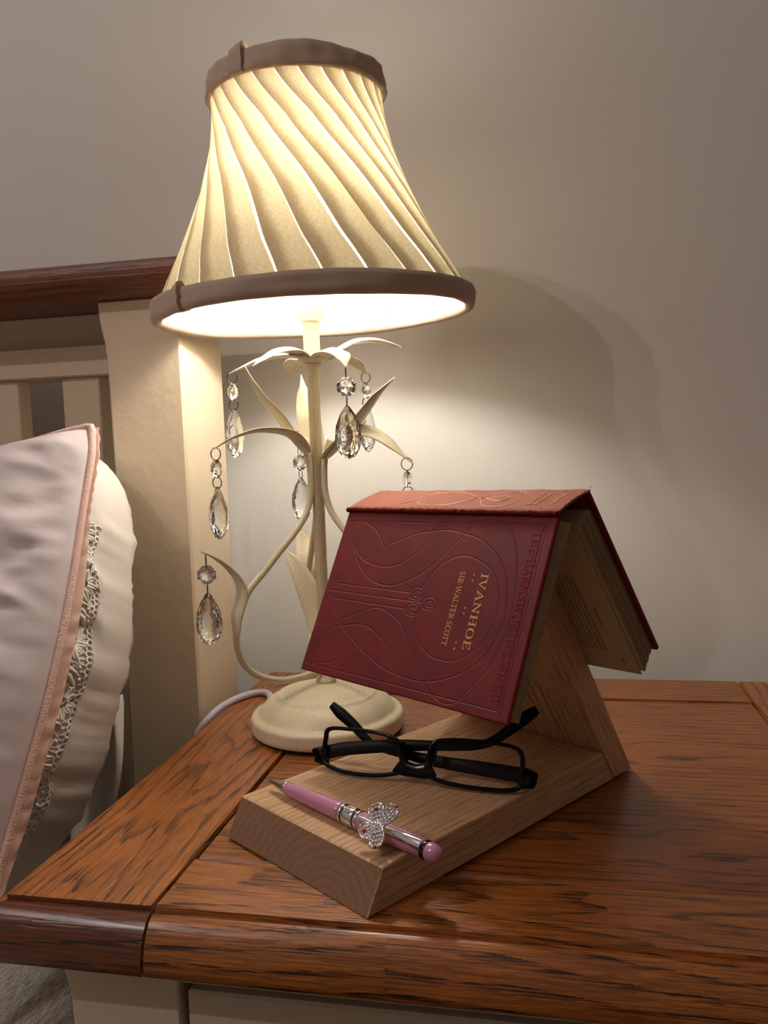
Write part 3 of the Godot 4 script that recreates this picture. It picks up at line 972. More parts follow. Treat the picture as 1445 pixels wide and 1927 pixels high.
func lamp_arms(t: Node3D) -> void:
	var Ld := Vector3(-0.69365, 0, 0.72031)
	var Rd := Vector3(0.97063, 0, 0.24056)
	var Bd := Vector3(-0.440, 0, -0.898)
	var wire := [[0.0130, 0.2315], [0.0096, 0.2235], [0.0070, 0.2146], [0.0062, 0.2021], [0.0068, 0.1896], [0.0113, 0.1753], [0.0217, 0.1615], [0.0369, 0.1465], [0.0498, 0.1335], [0.0629, 0.1209], [0.0701, 0.1077], [0.0749, 0.0923], [0.0756, 0.0803], [0.0723, 0.0683], [0.0654, 0.0588], [0.0555, 0.052], [0.0421, 0.0472], [0.0282, 0.0458], [0.0137, 0.0468], [0.005, 0.0475]]
	var droop_l := [[0.0087, 0.2218], [0.0131, 0.2281], [0.0216, 0.2354], [0.0343, 0.2385], [0.0521, 0.2389], [0.0695, 0.2349], [0.0803, 0.2302], [0.0879, 0.2266]]
	var up_l := [[0.0087, 0.2218], [0.0132, 0.2269], [0.0224, 0.2378], [0.0327, 0.2518], [0.0433, 0.2626], [0.0506, 0.2737], [0.058, 0.2884]]
	var up_r := [[0.0087, 0.2165], [0.0150, 0.2215], [0.0239, 0.2282], [0.0327, 0.2373], [0.0456, 0.2516], [0.0574, 0.265], [0.0701, 0.276]]
	var droop_r := [[0.0087, 0.2165], [0.0140, 0.2230], [0.0216, 0.2303], [0.0289, 0.2362], [0.0404, 0.237], [0.0494, 0.2346], [0.0603, 0.229], [0.071, 0.2206], [0.0828, 0.2112]]
	var low := [[0.0768, 0.0886], [0.0765, 0.1026], [0.0717, 0.1181], [0.0733, 0.1283], [0.0812, 0.1393], [0.0912, 0.1483], [0.0999, 0.1539]]
	var k := 0
	for d in [Ld, Rd, Bd]:
		var arm := part("arm", tube(spline(arm_path(d, wire), 5), 0.0026, 10).mesh(M.paint), t)
		var perp: Vector3 = d.cross(Vector3.UP).normalized()
		var up: Array = up_r if k == 1 else up_l
		var dr: Array = droop_r if k == 1 else droop_l
		part("leaf", leaf(arm_path(d, up), [0.0105, 0.024, 0.02][k], perp, 0.1, 0.0007, [0.35, 0.0, 0.0][k]).mesh(M.paint), arm, true)
		part("leaf", leaf(arm_path(d, dr), 0.0165, perp, 0.1, 0.0007, [0.2, 0.5, 0.0][k]).mesh(M.paint), arm, true)
		part("leaf", leaf(arm_path(d, low), 0.020, perp, 0.1, 0.0007, 0.0).mesh(M.paint), arm, true)
		if k == 2:
			part("leaf", leaf([AX + Vector3(-0.012, 0.070, -0.022), AX + Vector3(-0.0152, 0.0897, -0.0271), AX + Vector3(-0.0229, 0.1117, -0.0298), AX + Vector3(-0.0322, 0.1285, -0.0323), AX + Vector3(-0.0418, 0.1419, -0.0348)], 0.019, RV, 0.1).mesh(M.paint), arm, true)
		pendant(t, arm_point(d, Vector2(dr[-1][0], dr[-1][1])).lerp(arm_point(d, Vector2(dr[-2][0], dr[-2][1])), 0.45), [1.05, 1.45, 0.4][k])
		if k != 1:
			pendant(t, arm_point(d, Vector2(low[-1][0], low[-1][1])).lerp(arm_point(d, Vector2(low[-2][0], low[-2][1])), 0.4), [0.1, 0.0, 1.2][k])
		k += 1

# ring, octagonal button, ring and a faceted drop, hanging from a hole in a leaf
func pendant(t: Node3D, hole: Vector3, turn: float) -> void:
	var n := Node3D.new()
	n.name = numbered("crystal_pendant", t)
	t.add_child(n, true)
	var yaw := atan2(VV.x, VV.z) + turn
	n.transform = Transform3D(Basis(Vector3.UP, yaw), hole - base_of(t))
	if not M.has("pend"):
		var ring := func(cy: float, r: float) -> Geo:
			var p := PackedVector3Array()
			for i in 24: p.append(Vector3(0, cy + r * cos(TAU * i / 24), r * 0.92 * sin(TAU * i / 24)))
			return tube(p, 0.00042, 6, true)
		var bead := Geo.new()
		var o := PackedVector3Array()
		var f := PackedVector3Array()
		var b := PackedVector3Array()
		for i in 8:
			var a := TAU * (i + 0.5) / 8
			o.append(Vector3(0.0073 * cos(a), -0.0152 + 0.0073 * sin(a), 0))
			f.append(Vector3(0.0034 * cos(a + 0.39), -0.0152 + 0.0034 * sin(a + 0.39), 0.0030))
			b.append(Vector3(0.0034 * cos(a + 0.39), -0.0152 + 0.0034 * sin(a + 0.39), -0.0030))
		for i in 8:
			var j := (i + 1) % 8
			bead.tri(o[i], o[j], f[i]); bead.tri(f[i], o[j], f[j])
			bead.tri(o[j], o[i], b[i]); bead.tri(o[j], b[i], b[j])
		bead.fan(f, Vector3(0, -0.0152, 0.0040))
		bead.fan(b, Vector3(0, -0.0152, -0.0040), -1, true)
		# pear outline and three rows of facets to a small table
		var drop := Geo.new()
		var cut := [[0.0, 0.0, 1.0], [0.0, 0.0042, 0.72], [0.0, 0.0062, 0.36], [0.0, 0.0066, 0.16]]
		var rows := []
		for s in [1.0, -1.0]:
			rows = []
			for c in cut:
				var r := PackedVector3Array()
				for i in 14:
					var a := TAU * i / 14 + (0.0 if c[2] == 1.0 or c[2] == 0.36 else PI / 14)
					var x := 0.0112 * sin(a) * (1.0 - 0.34 * (cos(a) + 1.0) * 0.5 - 0.32 * pow(maxf(0.0, cos(a)), 3.0))
					var y := 0.0195 * cos(a)
					r.append(Vector3(x * c[2], -0.0475 - 0.003 * (1.0 - c[2]) + y * c[2], s * (c[1] + (0.0006 if c[2] == 1.0 else 0.0))))
				rows.append(r)
			for q in 3:
				for i in 14:
					var j := (i + 1) % 14
					if s > 0: 
						drop.tri(rows[q][i], rows[q + 1][i], rows[q][j]); drop.tri(rows[q][j], rows[q + 1][i], rows[q + 1][j])
					else:
						drop.tri(rows[q][i], rows[q][j], rows[q + 1][i]); drop.tri(rows[q][j], rows[q + 1][j], rows[q + 1][i])
			drop.fan(rows[3], Vector3(0, -0.0505, s * 0.0066), -1, s > 0)
			# girdle
			if s > 0:
				for i in 14:
					var j := (i + 1) % 14
					var a0: Vector3 = rows[0][i]
					var a1: Vector3 = rows[0][j]
					drop.quad(a0, a1, Vector3(a1.x, a1.y, -a1.z), Vector3(a0.x, a0.y, -a0.z))
		M.pend = [ring.call(-0.0042, 0.0046).mesh(M.wire), bead.mesh(M.glass), ring.call(-0.0252, 0.0042).mesh(M.wire), drop.mesh(M.glass)]
	part("wire_ring", M.pend[0], n, true)
	part("crystal_bead", M.pend[1], n, true)
	part("wire_ring", M.pend[2], n, true)
	part("crystal_drop", M.pend[3], n, true)

func lamp_shade(t: Node3D) -> void:
	var sh := node("lamp_shade", t)
	var linen := mat(Color(0.90, 0.865, 0.79), 0.9, 0.2)
	var w := 512
	var a := stretched(w, w, 1, 14, 0.3, 61, 2)
	var b := stretched(w, w, 14, 1, 0.3, 62, 2)
	var im := Image.create(w, w, false, Image.FORMAT_L8)
	var by := PackedByteArray()
	by.resize(w * w)
	for i in w * w: by[i] = int(255.0 * clampf(0.90 + 0.22 * (a[i] - 0.5) + 0.22 * (b[i] - 0.5), 0, 1))
	im.set_data(w, w, false, Image.FORMAT_L8, by)
	linen.albedo_texture = ImageTexture.create_from_image(im)
	linen.backlight_enabled = true
	linen.backlight = Color(0.98, 0.955, 0.895)
	var lining := mat(Color(0.95, 0.93, 0.88), 0.7, 0.3)
	lining.backlight_enabled = true
	lining.backlight = Color(0.84, 0.825, 0.78)
	var Y0 := 0.4905
	var Y1 := 0.3305
	var rows := []
	for i in 31:
		var y := lerpf(Y0, Y1, i / 30.0)
		var row := PackedVector3Array()
		for k in 96: row.append(shade_at(TAU * k / 96, y, -0.0024 + 0.0004 * sin(k * 1.7 + i * 0.3)))
		rows.append(row)
	var lg := Geo.new()
	lg.grid(rows, 0, true, false, 4.0, 12.0)
	part("lining", lg.mesh(lining, null, false), sh, true)
	# twisted pleats, each a strip of its own
	var tw := [0.0, 0.22, 0.49, 0.77, 1.0]
	var tv := [0.0, 21.0, 42.0, 54.0, 61.4]
	var N := 25
	for k in N:
		var pr := []
		var jit := rng.randf_range(-0.012, 0.012)
		for i in 33:
			var f := i / 32.0
			var s := 0
			while s < 3 and f > tw[s + 1]: s += 1
			var twist: float = cubic_interpolate(tv[s], tv[s + 1], tv[maxi(s - 1, 0)], tv[mini(s + 2, 4)], (f - tw[s]) / (tw[s + 1] - tw[s]))
			var phi0 := TAU * k / N - deg_to_rad(twist) + 0.06 + jit * sin(PI * f)
			var row := PackedVector3Array()
			for j in 9:
				var g := j / 8.0
				var lift := 0.0005 + 0.0005 * g + 0.0005 * sin(PI * g)
				row.append(shade_at(phi0 + TAU / N * (0.026 + 0.95 * g), lerpf(Y0, Y1, f), lift))
			pr.append(row)
		var pg := Geo.new()
		pg.grid(pr, 0, false, false, 3.0, 0.5)
		# the fold tucked back under the pleat's far edge
		var tk := []
		for i in 33:
			var row := PackedVector3Array()
			var edge0: PackedVector3Array = pr[i]
			var f := i / 32.0
			var s := 0
			while s < 3 and f > tw[s + 1]: s += 1
			var twist: float = cubic_interpolate(tv[s], tv[s + 1], tv[maxi(s - 1, 0)], tv[mini(s + 2, 4)], (f - tw[s]) / (tw[s + 1] - tw[s]))
			var phi0 := TAU * k / N - deg_to_rad(twist) + 0.06 + jit * sin(PI * f)
			for j in 6:
				var g := j / 5.0
				row.append(edge0[8] if j == 0 else shade_at(phi0 + TAU / N * lerpf(0.972, 0.64 + 0.04 * sin(i * 0.8 + k), g), lerpf(Y0, Y1, f), lerpf(0.0006, -0.0017, g)))
			tk.append(row)
		pg.grid(tk, 1, false, false, 3.0, 0.3)
		part("pleat", pg.mesh(linen, null, false), sh, true)
	# line of machine stitching up the inside seam
	var seam := Geo.new()
	for i in 16: ball(shade_at(deg_to_rad(-58.0 + i * 0.5), 0.334 + 0.0026 * i, -0.0030), 0.0009, seam, 6)
	part("seam_stitching", seam.mesh(lining, null, false), sh, true)
	# bound edges
	var bind := mat(Color(0.76, 0.68, 0.61), 0.9, 0.2)
	bind.backlight_enabled = true
	bind.backlight = Color(0.28, 0.2, 0.1)
	for e in 2:
		var sect := []
		if e == 0: sect = [[-0.004, -0.0015], [-0.0045, 0.006], [-0.003, 0.0135], [0.0005, 0.0152], [0.003, 0.0135], [0.0038, 0.009], [0.0036, 0.004], [0.0042, 0.001], [0.0036, -0.0018], [0.0006, -0.002]]
		else: sect = [[-0.0030, 0.0015], [-0.0035, -0.004], [-0.002, -0.0075], [0.0015, -0.0088], [0.0042, -0.0075], [0.0056, -0.003], [0.0050, 0.0005], [0.0058, 0.0030], [0.0046, 0.0066], [0.0012, 0.0072]]
		var yy := 0.4895 if e == 0 else 0.3335
		var ring := []
		for k in 120:
			var phi := TAU * k / 120
			var row := PackedVector3Array()
			for q in sect:
				var wv := 0.0005 * sin(phi * 7.0 + q[1] * 300.0) + 0.0004 * sin(phi * 23.0)
				var sc := 1.0 + 0.05 * sin(phi * 5.0 + e)
				var s: Vector3 = shade_at(phi, yy, q[0] + wv) + Vector3.UP * (q[1] * sc)
				row.append(s)
			ring.append(row)
		var tg := Geo.new()
		tg.grid(ring, 0, true, true)
		var trim := part("top_binding" if e == 0 else "bottom_binding", tg.mesh(bind), sh, true)
		# where the binding's end is folded over itself
		var ph := deg_to_rad(122) if e == 0 else deg_to_rad(137)
		var fl := []
		for i in 9:
			var p2 := ph + (i / 8.0) * (0.16 if e == 0 else 0.05)
			var row := PackedVector3Array()
			for q in sect: row.append(shade_at(p2, yy, q[0] * 1.2 + (0.0012 if q[0] > 0 else -0.0006)) + Vector3.UP * (q[1] * (1.12 - 0.04 * i / 8.0) + (0.0028 * (1.0 - i / 8.0) if q[1] > 0.006 else 0.0)))
			fl.append(row)
		var fg := Geo.new()
		fg.grid(fl, 0, true)
		fg.fan(fl[0], shade_at(ph, yy, 0.001) + Vector3.UP * (0.006 if e == 0 else -0.001), -1, true)
		fg.fan(fl[8], shade_at(ph + (0.16 if e == 0 else 0.05), yy, 0.001) + Vector3.UP * (0.006 if e == 0 else -0.001), -1, false)
		part("folded_end", fg.mesh(bind), trim, true)

# ------------------------------------------------------------------ book rest and book, in the rest's own axes
const RO := Vector3(-0.0899, 0, -0.3635)
const RA := Vector3(0.816097, 0, 0.577915)     # across the rest, towards its near side
const RB := Vector3(0.577915, 0, -0.816097)    # along the rest, away from the camera

func ab(a: float, b: float, y: float) -> Vector3:
	return RO + RA * a + RB * b + Vector3.UP * y

func book_rest() -> void:
	var t := thing("book_rest", "pale oak book rest with a leaning board fixed to a slant-ended base", "book rest", ab(-0.061, 0.11, 0))
	var mp := func(x: float, y: float, z: float) -> Vector3: return ab(z, x, y)
	var g := prism([Vector2(0, 0.0), Vector2(0.2215, 0.0), Vector2(0.2083, 0.0215), Vector2(0.0118, 0.0215)], -0.1225, 0.0, 0.0007, 0.0008, mp)
	g.outward()
	# the slanting near end shows end grain: its own surface
	var body := Geo.new()
	var end := Geo.new()
	var nd := (RB * -0.0215 + Vector3.UP * 0.0118).normalized()
	for i in g.G.size():
		var n := (g.V[i * 3 + 1] - g.V[i * 3]).cross(g.V[i * 3 + 2] - g.V[i * 3]).normalized()
		var dst := end if n.dot(nd) > 0.97 else body
		var uv := []
		for k in 3:
			var p := g.V[i * 3 + k] - RO
			uv.append(Vector2((p.dot(RA) + 0.1225) / 0.1225, 1.0 - p.y / 0.0225))
		dst.tri(g.V[i * 3], g.V[i * 3 + 1], g.V[i * 3 + 2], -1, uv[0], uv[1], uv[2])
	body.project(RB, RA, Vector3.UP, 1 / 0.26, 1 / 0.128, Vector2(0.2, 0.1))
	var m := ArrayMesh.new()
	body.mesh(M.rest, m, false)
	end.mesh(M.rest_end, m, false)
	part("base_board", m, t)
	var lean := prism([Vector2(0.2222, 0.0003), Vector2(0.2440, 0.0003), Vector2(0.2440 - 0.61 * 0.164, 0.164), Vector2(0.2222 - 0.61 * 0.164, 0.164)], -0.1225, 0.0, 0.0007, 0.0008, mp)
	var dir := (RB * -0.61 + Vector3.UP).normalized()
	lean.project(dir, RA, dir.cross(RA), 1 / 0.26, 1 / 0.128, Vector2(0.6, 0.3))
	var board := part("leaning_board", lean.mesh(M.rest), t)
	# torn slivers of grain left on the board's inner face
	var sliver := mat(Color(0.80, 0.66, 0.47), 0.8, 0.2)
	for q in [[-0.046, 0.052, 0.003, 0.034], [-0.040, 0.040, 0.0022, 0.046], [-0.033, 0.030, 0.0026, 0.040], [-0.027, 0.036, 0.0016, 0.026], [-0.052, 0.072, 0.0022, 0.024]]:
		var pl := func(x: float, y: float, z: float) -> Vector3: return ab(q[0] + x, 0.2222 - 0.61 * (q[1] + y), q[1] + y) + (RB * -1.0 + Vector3.UP * -0.61).normalized() * z
		var w: float = q[2]
		var h: float = q[3]
		part("sliver", prism([Vector2(0.002, 0), Vector2(w, h * 0.3), Vector2(w * 1.1, h * 0.7), Vector2(w * 0.3, h), Vector2(-w, h * 0.85), Vector2(-w * 0.6, h * 0.4)], -0.0002, 0.0007, 0.0002, 0.0, pl).mesh(sliver), board, true)

# rest coordinates (a, b, y) of the book's spine axis and of its two halves
var BS := Vector3(1, -0.0385, 0.0227)
var B1 := Vector3(0.0037, -0.434, -0.901)
var B2 := Vector3(0.040, 0.549, -0.836)

func bk(v: Vector3) -> Vector3:
	return ab(v.x, v.y, v.z)

func dir3(v: Vector3) -> Vector3:
	return (RA * v.x + RB * v.y + Vector3.UP * v.z).normalized()

# a slab in the book: corner c, edges along e1 and e2, thickness along e3, all in rest coordinates
func slab(c: Vector3, e1: Vector3, e2: Vector3, e3: Vector3, bev := 0.0005) -> Geo:
	var s := box(Vector3.ZERO, Vector3(e1.length(), e2.length(), e3.length()), bev)
	var x := Transform3D(Basis(dir3(e1), dir3(e2), dir3(e3)), bk(c))
	var g := Geo.new()
	g.add(s, x)
	return g

func book() -> void:
	var t := thing("book", "worn red cloth-bound book lying open face down over the book rest", "book", ab(-0.045, 0.12, 0.09))
	var S := BS.normalized()
	var D1 := B1.normalized()
	var D2 := B2.normalized()
	var N1 := D1.cross(S).normalized()     # out of the front cover
	var N2 := S.cross(D2).normalized()     # out of the back cover
	var HL := Vector3(0.040, 0.1064, 0.1868)   # head end of the front cover at the spine
	var HR := Vector3(0.040, 0.1361, 0.1982)   # head end of the ridge
	var maps := cover_maps()
	var cloth := mat(Color(1, 1, 1), 0.62, 0.4)
	cloth.albedo_texture = maps[0]
	cloth.heightmap_enabled = true
	cloth.heightmap_texture = maps[1]
	cloth.heightmap_scale = 0.06
	var plain := mat(Color(0.47, 0.105, 0.125), 0.7, 0.35)
	# front cover: q runs along the spine from tail to head, p from the spine to the fore edge
	var L := 0.172
	var HT := 0.1085
	var fc := Geo.new()
	var P := func(q: float, p: float, n: float) -> Vector3: return bk(HL - S * (L - q) + D1 * p + N1 * n)
	var nq := 2
	var e := 0.0007
	var a0: Vector3 = P.call(e, e, 0.0); var a1: Vector3 = P.call(L - e, e, 0.0); var a2: Vector3 = P.call(L - e, HT - e, 0.0); var a3: Vector3 = P.call(e, HT - e, 0.0)
	fc.quad(a0, a1, a2, a3, -1, Vector2(0, 0), Vector2(1, 0), Vector2(1, 1), Vector2(0, 1))
	var rim := Geo.new()
	var ring0 := [a0, a1, a2, a3]
	var ring1 := [P.call(0, 0, -e), P.call(L, 0, -e), P.call(L, HT, -e), P.call(0, HT, -e)]
	var ring2 := [P.call(0, 0, -0.0022), P.call(L, 0, -0.0022), P.call(L, HT, -0.0022), P.call(0, HT, -0.0022)]
	var ring3 := [P.call(e, e, -0.0028), P.call(L - e, e, -0.0028), P.call(L - e, HT - e, -0.0028), P.call(e, HT - e, -0.0028)]
	for pair in [[ring0, ring1], [ring1, ring2], [ring2, ring3]]:
		for i in 4:
			var k := (i + 1) % 4
			rim.quad(pair[0][k], pair[0][i], pair[1][i], pair[1][k])
	rim.quad(ring3[0], ring3[3], ring3[2], ring3[1])
	var cm := ArrayMesh.new()
	if (fc.V[1] - fc.V[0]).cross(fc.V[2] - fc.V[0]).dot(dir3(N1)) < 0: 
		fc.flip()
		rim.flip()
	fc.mesh(cloth, cm, false)
	rim.mesh(plain, cm, false)
	var cover := part("front_cover", cm, t)
	# lettering
	var gold := mat(Color(0.86, 0.68, 0.43), 0.4)
	gold.metallic = 0.15
	lettering(cover, "title", "IVANHOE", P, S, D1, N1, Vector2(0.1310, 0.0345), 0.0420, 0.0052, gold, 0.00012)
	lettering(cover, "author_line", "SIR·WALTER·SCOTT", P, S, D1, N1, Vector2(0.1152, 0.0345), 0.0420, 0.0039, gold, 0.00012)
	lettering(cover, "series_line", "THE·HARMSWORTH·LIBRARY", P, S, D1, N1, Vector2(0.1588, 0.0090), 0.0915, 0.0054, mat(Color(0.50, 0.125, 0.145), 0.6, 0.4), 0.0002)
	var dots := Geo.new()
	for d in [0.0352, 0.0384, 0.0540, 0.0572, 0.0735, 0.0767]:
		dots.add(slab(HL - S * (L - 0.1253) + D1 * d + N1 * 0.00005, S * 0.0009, D1 * 0.0009, N1 * 0.0001, 0.0))
	part("gold_dots", dots.mesh(gold), cover, true)
	# spine: gently rounded, faded to salmon, with frayed ends and folded edges
	var spine := mat(Color(0.67, 0.43, 0.37), 0.75, 0.3)
	spine.albedo_texture = noise_tex(0.05, 512, 512, FastNoiseLite.TYPE_SIMPLEX_SMOOTH, 5, ramp([[0.0, Color(0.78, 0.66, 0.64)], [0.5, Color(0.98, 0.94, 0.93)], [1.0, Color(1, 1, 0.97)]]), 25)
	spine.uv1_triplanar = true
	spine.uv1_scale = Vector3(18, 18, 18)
	spine.heightmap_enabled = true
	spine.heightmap_texture = noise_tex(0.3, 512, 512, FastNoiseLite.TYPE_SIMPLEX_SMOOTH, 2, null, 26)
	spine.heightmap_scale = 0.02
	var sl := HL + Vector3(0, -0.0004, 0.0020)
	var NS := (HR - sl).cross(S).normalized()
	if NS.z < 0: NS = -NS
	var rows := []
	var sect := []
	for i in 9:
		var f := i / 8.0
		sect.append([sl.lerp(HR, f) - S * 0.0, 0.0009 * sin(PI * f)])
	for i in 45:
		var f := i / 44.0
		var row := PackedVector3Array()
		for q in sect: row.append(bk(q[0] - S * (L * f) + NS * (q[1] + 0.0002 * sin(f * 41.0 + q[1] * 900.0))))
		for k in range(8, -1, -1): row.append(bk(sect[k][0] - S * (L * f) + NS * (sect[k][1] - 0.0011)))
		rows.append(row)
	var sg := Geo.new()
	sg.grid(rows, 0, true)
	sg.fan(rows[0], (rows[0][4] + rows[0][13]) / 2, -1, true)
	sg.fan(rows[44], (rows[44][4] + rows[44][13]) / 2, -1, false)
	var sp := part("spine", sg.mesh(spine), t)
	# gilt ornament on the spine: a long leaf shape and two rules, as fine raised lines
	var orn := Geo.new()
	var on := func(a: float, f: float) -> Vector3: return bk(sl.lerp(HR, f) - S * a + NS * (0.0009 * sin(PI * f) + 0.0001))
	for path in [[[0.128, 0.2], [0.118, 0.42], [0.112, 0.75], [0.1, 0.85]], [[0.128, 0.8], [0.118, 0.58], [0.112, 0.25], [0.1, 0.15]], [[0.1, 0.15], [0.085, 0.2], [0.07, 0.5], [0.085, 0.8], [0.1, 0.85]], [[0.066, 0.5], [0.055, 0.16], [0.04, 0.18], [0.034, 0.5], [0.04, 0.82], [0.055, 0.84], [0.066, 0.5]], [[0.062, 0.5], [0.05, 0.38], [0.044, 0.5], [0.05, 0.62], [0.062, 0.5]], [[0.006, 0.08], [0.006, 0.92]], [[0.014, 0.08], [0.014, 0.92]], [[0.158, 0.08], [0.158, 0.92]], [[0.165, 0.08], [0.165, 0.92]]]:
		var pp := []
		for q in path: pp.append(on.call(q[0], q[1]))
		tube(spline(pp, 6), 0.0002, 5, false, true, orn)
	part("gilt_lines", orn.mesh(gold), sp, true)
	for ln in [["IVANHOE", 0.0265, 0.0034], ["SCOTT", 0.0215, 0.0026], ["LIBRARY", 0.0105, 0.0024]]:
		var tm := text(ln[0], ln[2], 0.0001)
		var o := part("spine_lettering", tm, sp, true)
		set_text(o, tm, gold, Transform3D(Basis(dir3(HR - sl), dir3(S), dir3(NS)), on.call(ln[1], 0.22) + dir3(NS) * 0.0005), 0.0165)
	# worn, fluffy edge where the spine folds into the front cover
	var fray := Geo.new()
	var fold := PackedVector3Array()
	var fr := []
	for i in 90:
		var f := i / 89.0
		fold.append(bk(sl - S * (L * f) + Vector3(0, -0.0007, -0.0012) + Vector3(0, rng.randf_range(-1, 1), rng.randf_range(-1, 1)) * 0.0002))
		fr.append(0.0014 + rng.randf_range(-0.0003, 0.0003))
	tube(fold, fr, 7, false, true, fray)
	var worn := mat(Color(0.46, 0.22, 0.17), 0.95, 0.1)
	worn.albedo_texture = noise_tex(0.06, 256, 256, FastNoiseLite.TYPE_SIMPLEX_SMOOTH, 4, ramp([[0.0, Color(0.3, 0.15, 0.12)], [0.5, Color(0.8, 0.6, 0.55)], [1.0, Color(1, 0.9, 0.8)]]), 27)
	worn.uv1_triplanar = true
	worn.uv1_scale = Vector3(60, 60, 60)
	part("worn_fold", fray.mesh(worn), sp, true)
	for end in [0.0, L]:
		var threads := Geo.new()
		for i in 6:
			var f := i / 5.0
			var b0 := bk(sl.lerp(HR, f) - S * end + NS * 0.001)
			var dd := (dir3(S) * (1.0 if end == 0.0 else -1.0) + Vector3(rng.randf_range(-0.6, 0.6), rng.randf_range(-0.4, 0.8), rng.randf_range(-0.6, 0.6))).normalized()
			tube(PackedVector3Array([b0, b0 + dd * 0.0007, b0 + dd * rng.randf_range(0.0009, 0.0017) + Vector3(0, 0.0004, 0)]), [0.00018, 0.00015, 0.0001], 4, false, true, threads)
		part("frayed_threads", threads.mesh(worn), sp, true).set_meta("kind", "stuff")
	# back cover
	part("back_cover", slab(HR - S * L + D2 * 0.001 - N2 * 0.0030, S * L, D2 * 0.1165, N2 * 0.0028, 0.0006).mesh(plain), t)
	# page blocks
	var paper := mat(Color(0.74, 0.63, 0.47), 0.9, 0.15)
	var stripes := stretched(256, 256, 32, 1, 0.45, 77, 2)
	var sb := PackedByteArray()
	sb.resize(256 * 256)
	for i in 256 * 256: sb[i] = int(255.0 * clampf(0.42 + 0.9 * stripes[i], 0, 1))
	var si := Image.create_from_data(256, 256, false, Image.FORMAT_L8, sb)
	paper.albedo_texture = ImageTexture.create_from_image(si)
	paper.heightmap_enabled = true
	paper.heightmap_texture = paper.albedo_texture
	paper.heightmap_scale = 0.03
	var page := mat(Color(0.80, 0.71, 0.56), 0.9, 0.15)
	# left block: section across the book, drawn along the spine
	var top := HL - N1 * 0.0030 + D1 * 0.002
	var left := [top, HL - N1 * 0.0030 + D1 * 0.1050, HL - N1 * 0.0030 + D1 * 0.1062 - N1 * 0.0085, Vector3(0.040, 0.1205, 0.1812)]
	leaves_block("page_block", t, left, S, -0.002, L - 0.005, paper, page)
	# right block in sections: the leaves have slipped and fanned
	var g2 := Vector3(0.040, 0.1346, 0.1792)
	var thick := 0.0118
	for s in 3:
		var n0 := 0.0030 + thick * s / 3.0
		var n1 := 0.0030 + thick * (s + 1) / 3.0 - 0.0002
		var d0 := 0.1150 + 0.0034 * s
		var d1 := d0 + 0.0026
		var tp := HR + D2 * (0.0115 + 0.0012 * s)
		var o := [tp - N2 * n0, HR + D2 * d0 - N2 * n0, HR + D2 * d1 - N2 * n1, HR + D2 * (0.0127 + 0.0012 * s) - N2 * n1]
		leaves_block("page_section", t, o, S, -0.003 - 0.0010 * s, L - 0.006 - 0.0015 * s, paper, page)
	# the open page: a thin leaf lying on the leaning board, with its printing
	var pn := 0.0030 + thick + 0.0002
	var leafm := slab(HR - S * (L - 0.006) + D2 * 0.0165 - N2 * (pn + 0.0004), S * (L - 0.0136), D2 * 0.1105, N2 * 0.0003, 0.0)
	var pg := part("open_page", leafm.mesh(page), t)
	var ink := mat(Color(0.09, 0.07, 0.06), 0.8)
	var lines := [["Ivanhoe.", 0.0135, 0.0580, 0.0150, 0.0023], ["195", 0.0105, 0.0985, 0.0058, 0.0020], ["condemned to hear from my lonely turret", 0.0195, 0.0340, 0.0600, 0.0018], ["up to which I once perched, or the shrieks", 0.0226, 0.0340, 0.0600, 0.0018], ["of victims of oppression. I saw the light", 0.0257, 0.0340, 0.0600, 0.0018], ["with a heart which still, I own, was glad", 0.0288, 0.0340, 0.0600, 0.0018], ["and could see the lists no longer than", 0.0319, 0.0340, 0.0600, 0.0018], ["the hour which the evening permitted me", 0.0350, 0.0340, 0.0600, 0.0018], ["to watch beside the narrow stair alone", 0.0381, 0.0340, 0.0600, 0.0018]]
	for ln in lines:
		var tm := text(ln[0], ln[4], 0.00004)
		var o := part("printed_line", tm, pg, true)
		var at := bk(HR - S * (0.0076 + ln[1]) + D2 * (0.0165 + ln[2]) - N2 * (pn + 0.00045))
		set_text(o, tm, ink, Transform3D(Basis(dir3(D2), dir3(S), dir3(-N2)), at), ln[3])

func leaves_block(called: String, t: Node3D, o: Array, S: Vector3, from: float, length: float, edge: Material, face: Material) -> void:
	var a := PackedVector3Array()
	var b := PackedVector3Array()
	for q in o:
		a.append(bk(q + S * from))
		b.append(bk(q + S * (from - length)))
	var g := Geo.new()
	var f := Geo.new()
	# ends: stripes run along the leaves
	g.quad(a[0], a[1], a[2], a[3], -1, Vector2(0, 0), Vector2(1, 0), Vector2(1, 0.8), Vector2(0, 0.8))
	g.quad(b[3], b[2], b[1], b[0], -1, Vector2(0, 0.8), Vector2(1, 0.8), Vector2(1, 0), Vector2(0, 0))
	g.quad(a[1], b[1], b[2], a[2], -1, Vector2(0, 0), Vector2(1, 0), Vector2(1, 0.8), Vector2(0, 0.8))
	f.quad(a[2], b[2], b[3], a[3])
	f.quad(a[0], b[0], b[1], a[1])
	f.quad(a[3], b[3], b[0], a[0])
	var m := ArrayMesh.new()
	g.mesh(edge, m, false)
	f.mesh(face, m, false)
	part(called, m, t)

func text(s: String, height: float, depth: float, bold := false) -> TextMesh:
	var f := SystemFont.new()
	f.font_names = PackedStringArray(["Droid Serif"])
	if bold: f.font_weight = 700
	var tm := TextMesh.new()
	tm.text = s
	tm.font = f
	tm.font_size = 64
	tm.pixel_size = 0.01      # modelled large, then scaled down; capitals about 46 px of a 64 px font
	tm.depth = 0.1
	tm.set_meta("scale", Vector2(height / 0.46, depth / 0.1))
	tm.curve_step = 1.0
	tm.horizontal_alignment = HORIZONTAL_ALIGNMENT_LEFT
	tm.vertical_alignment = VERTICAL_ALIGNMENT_BOTTOM
	return tm

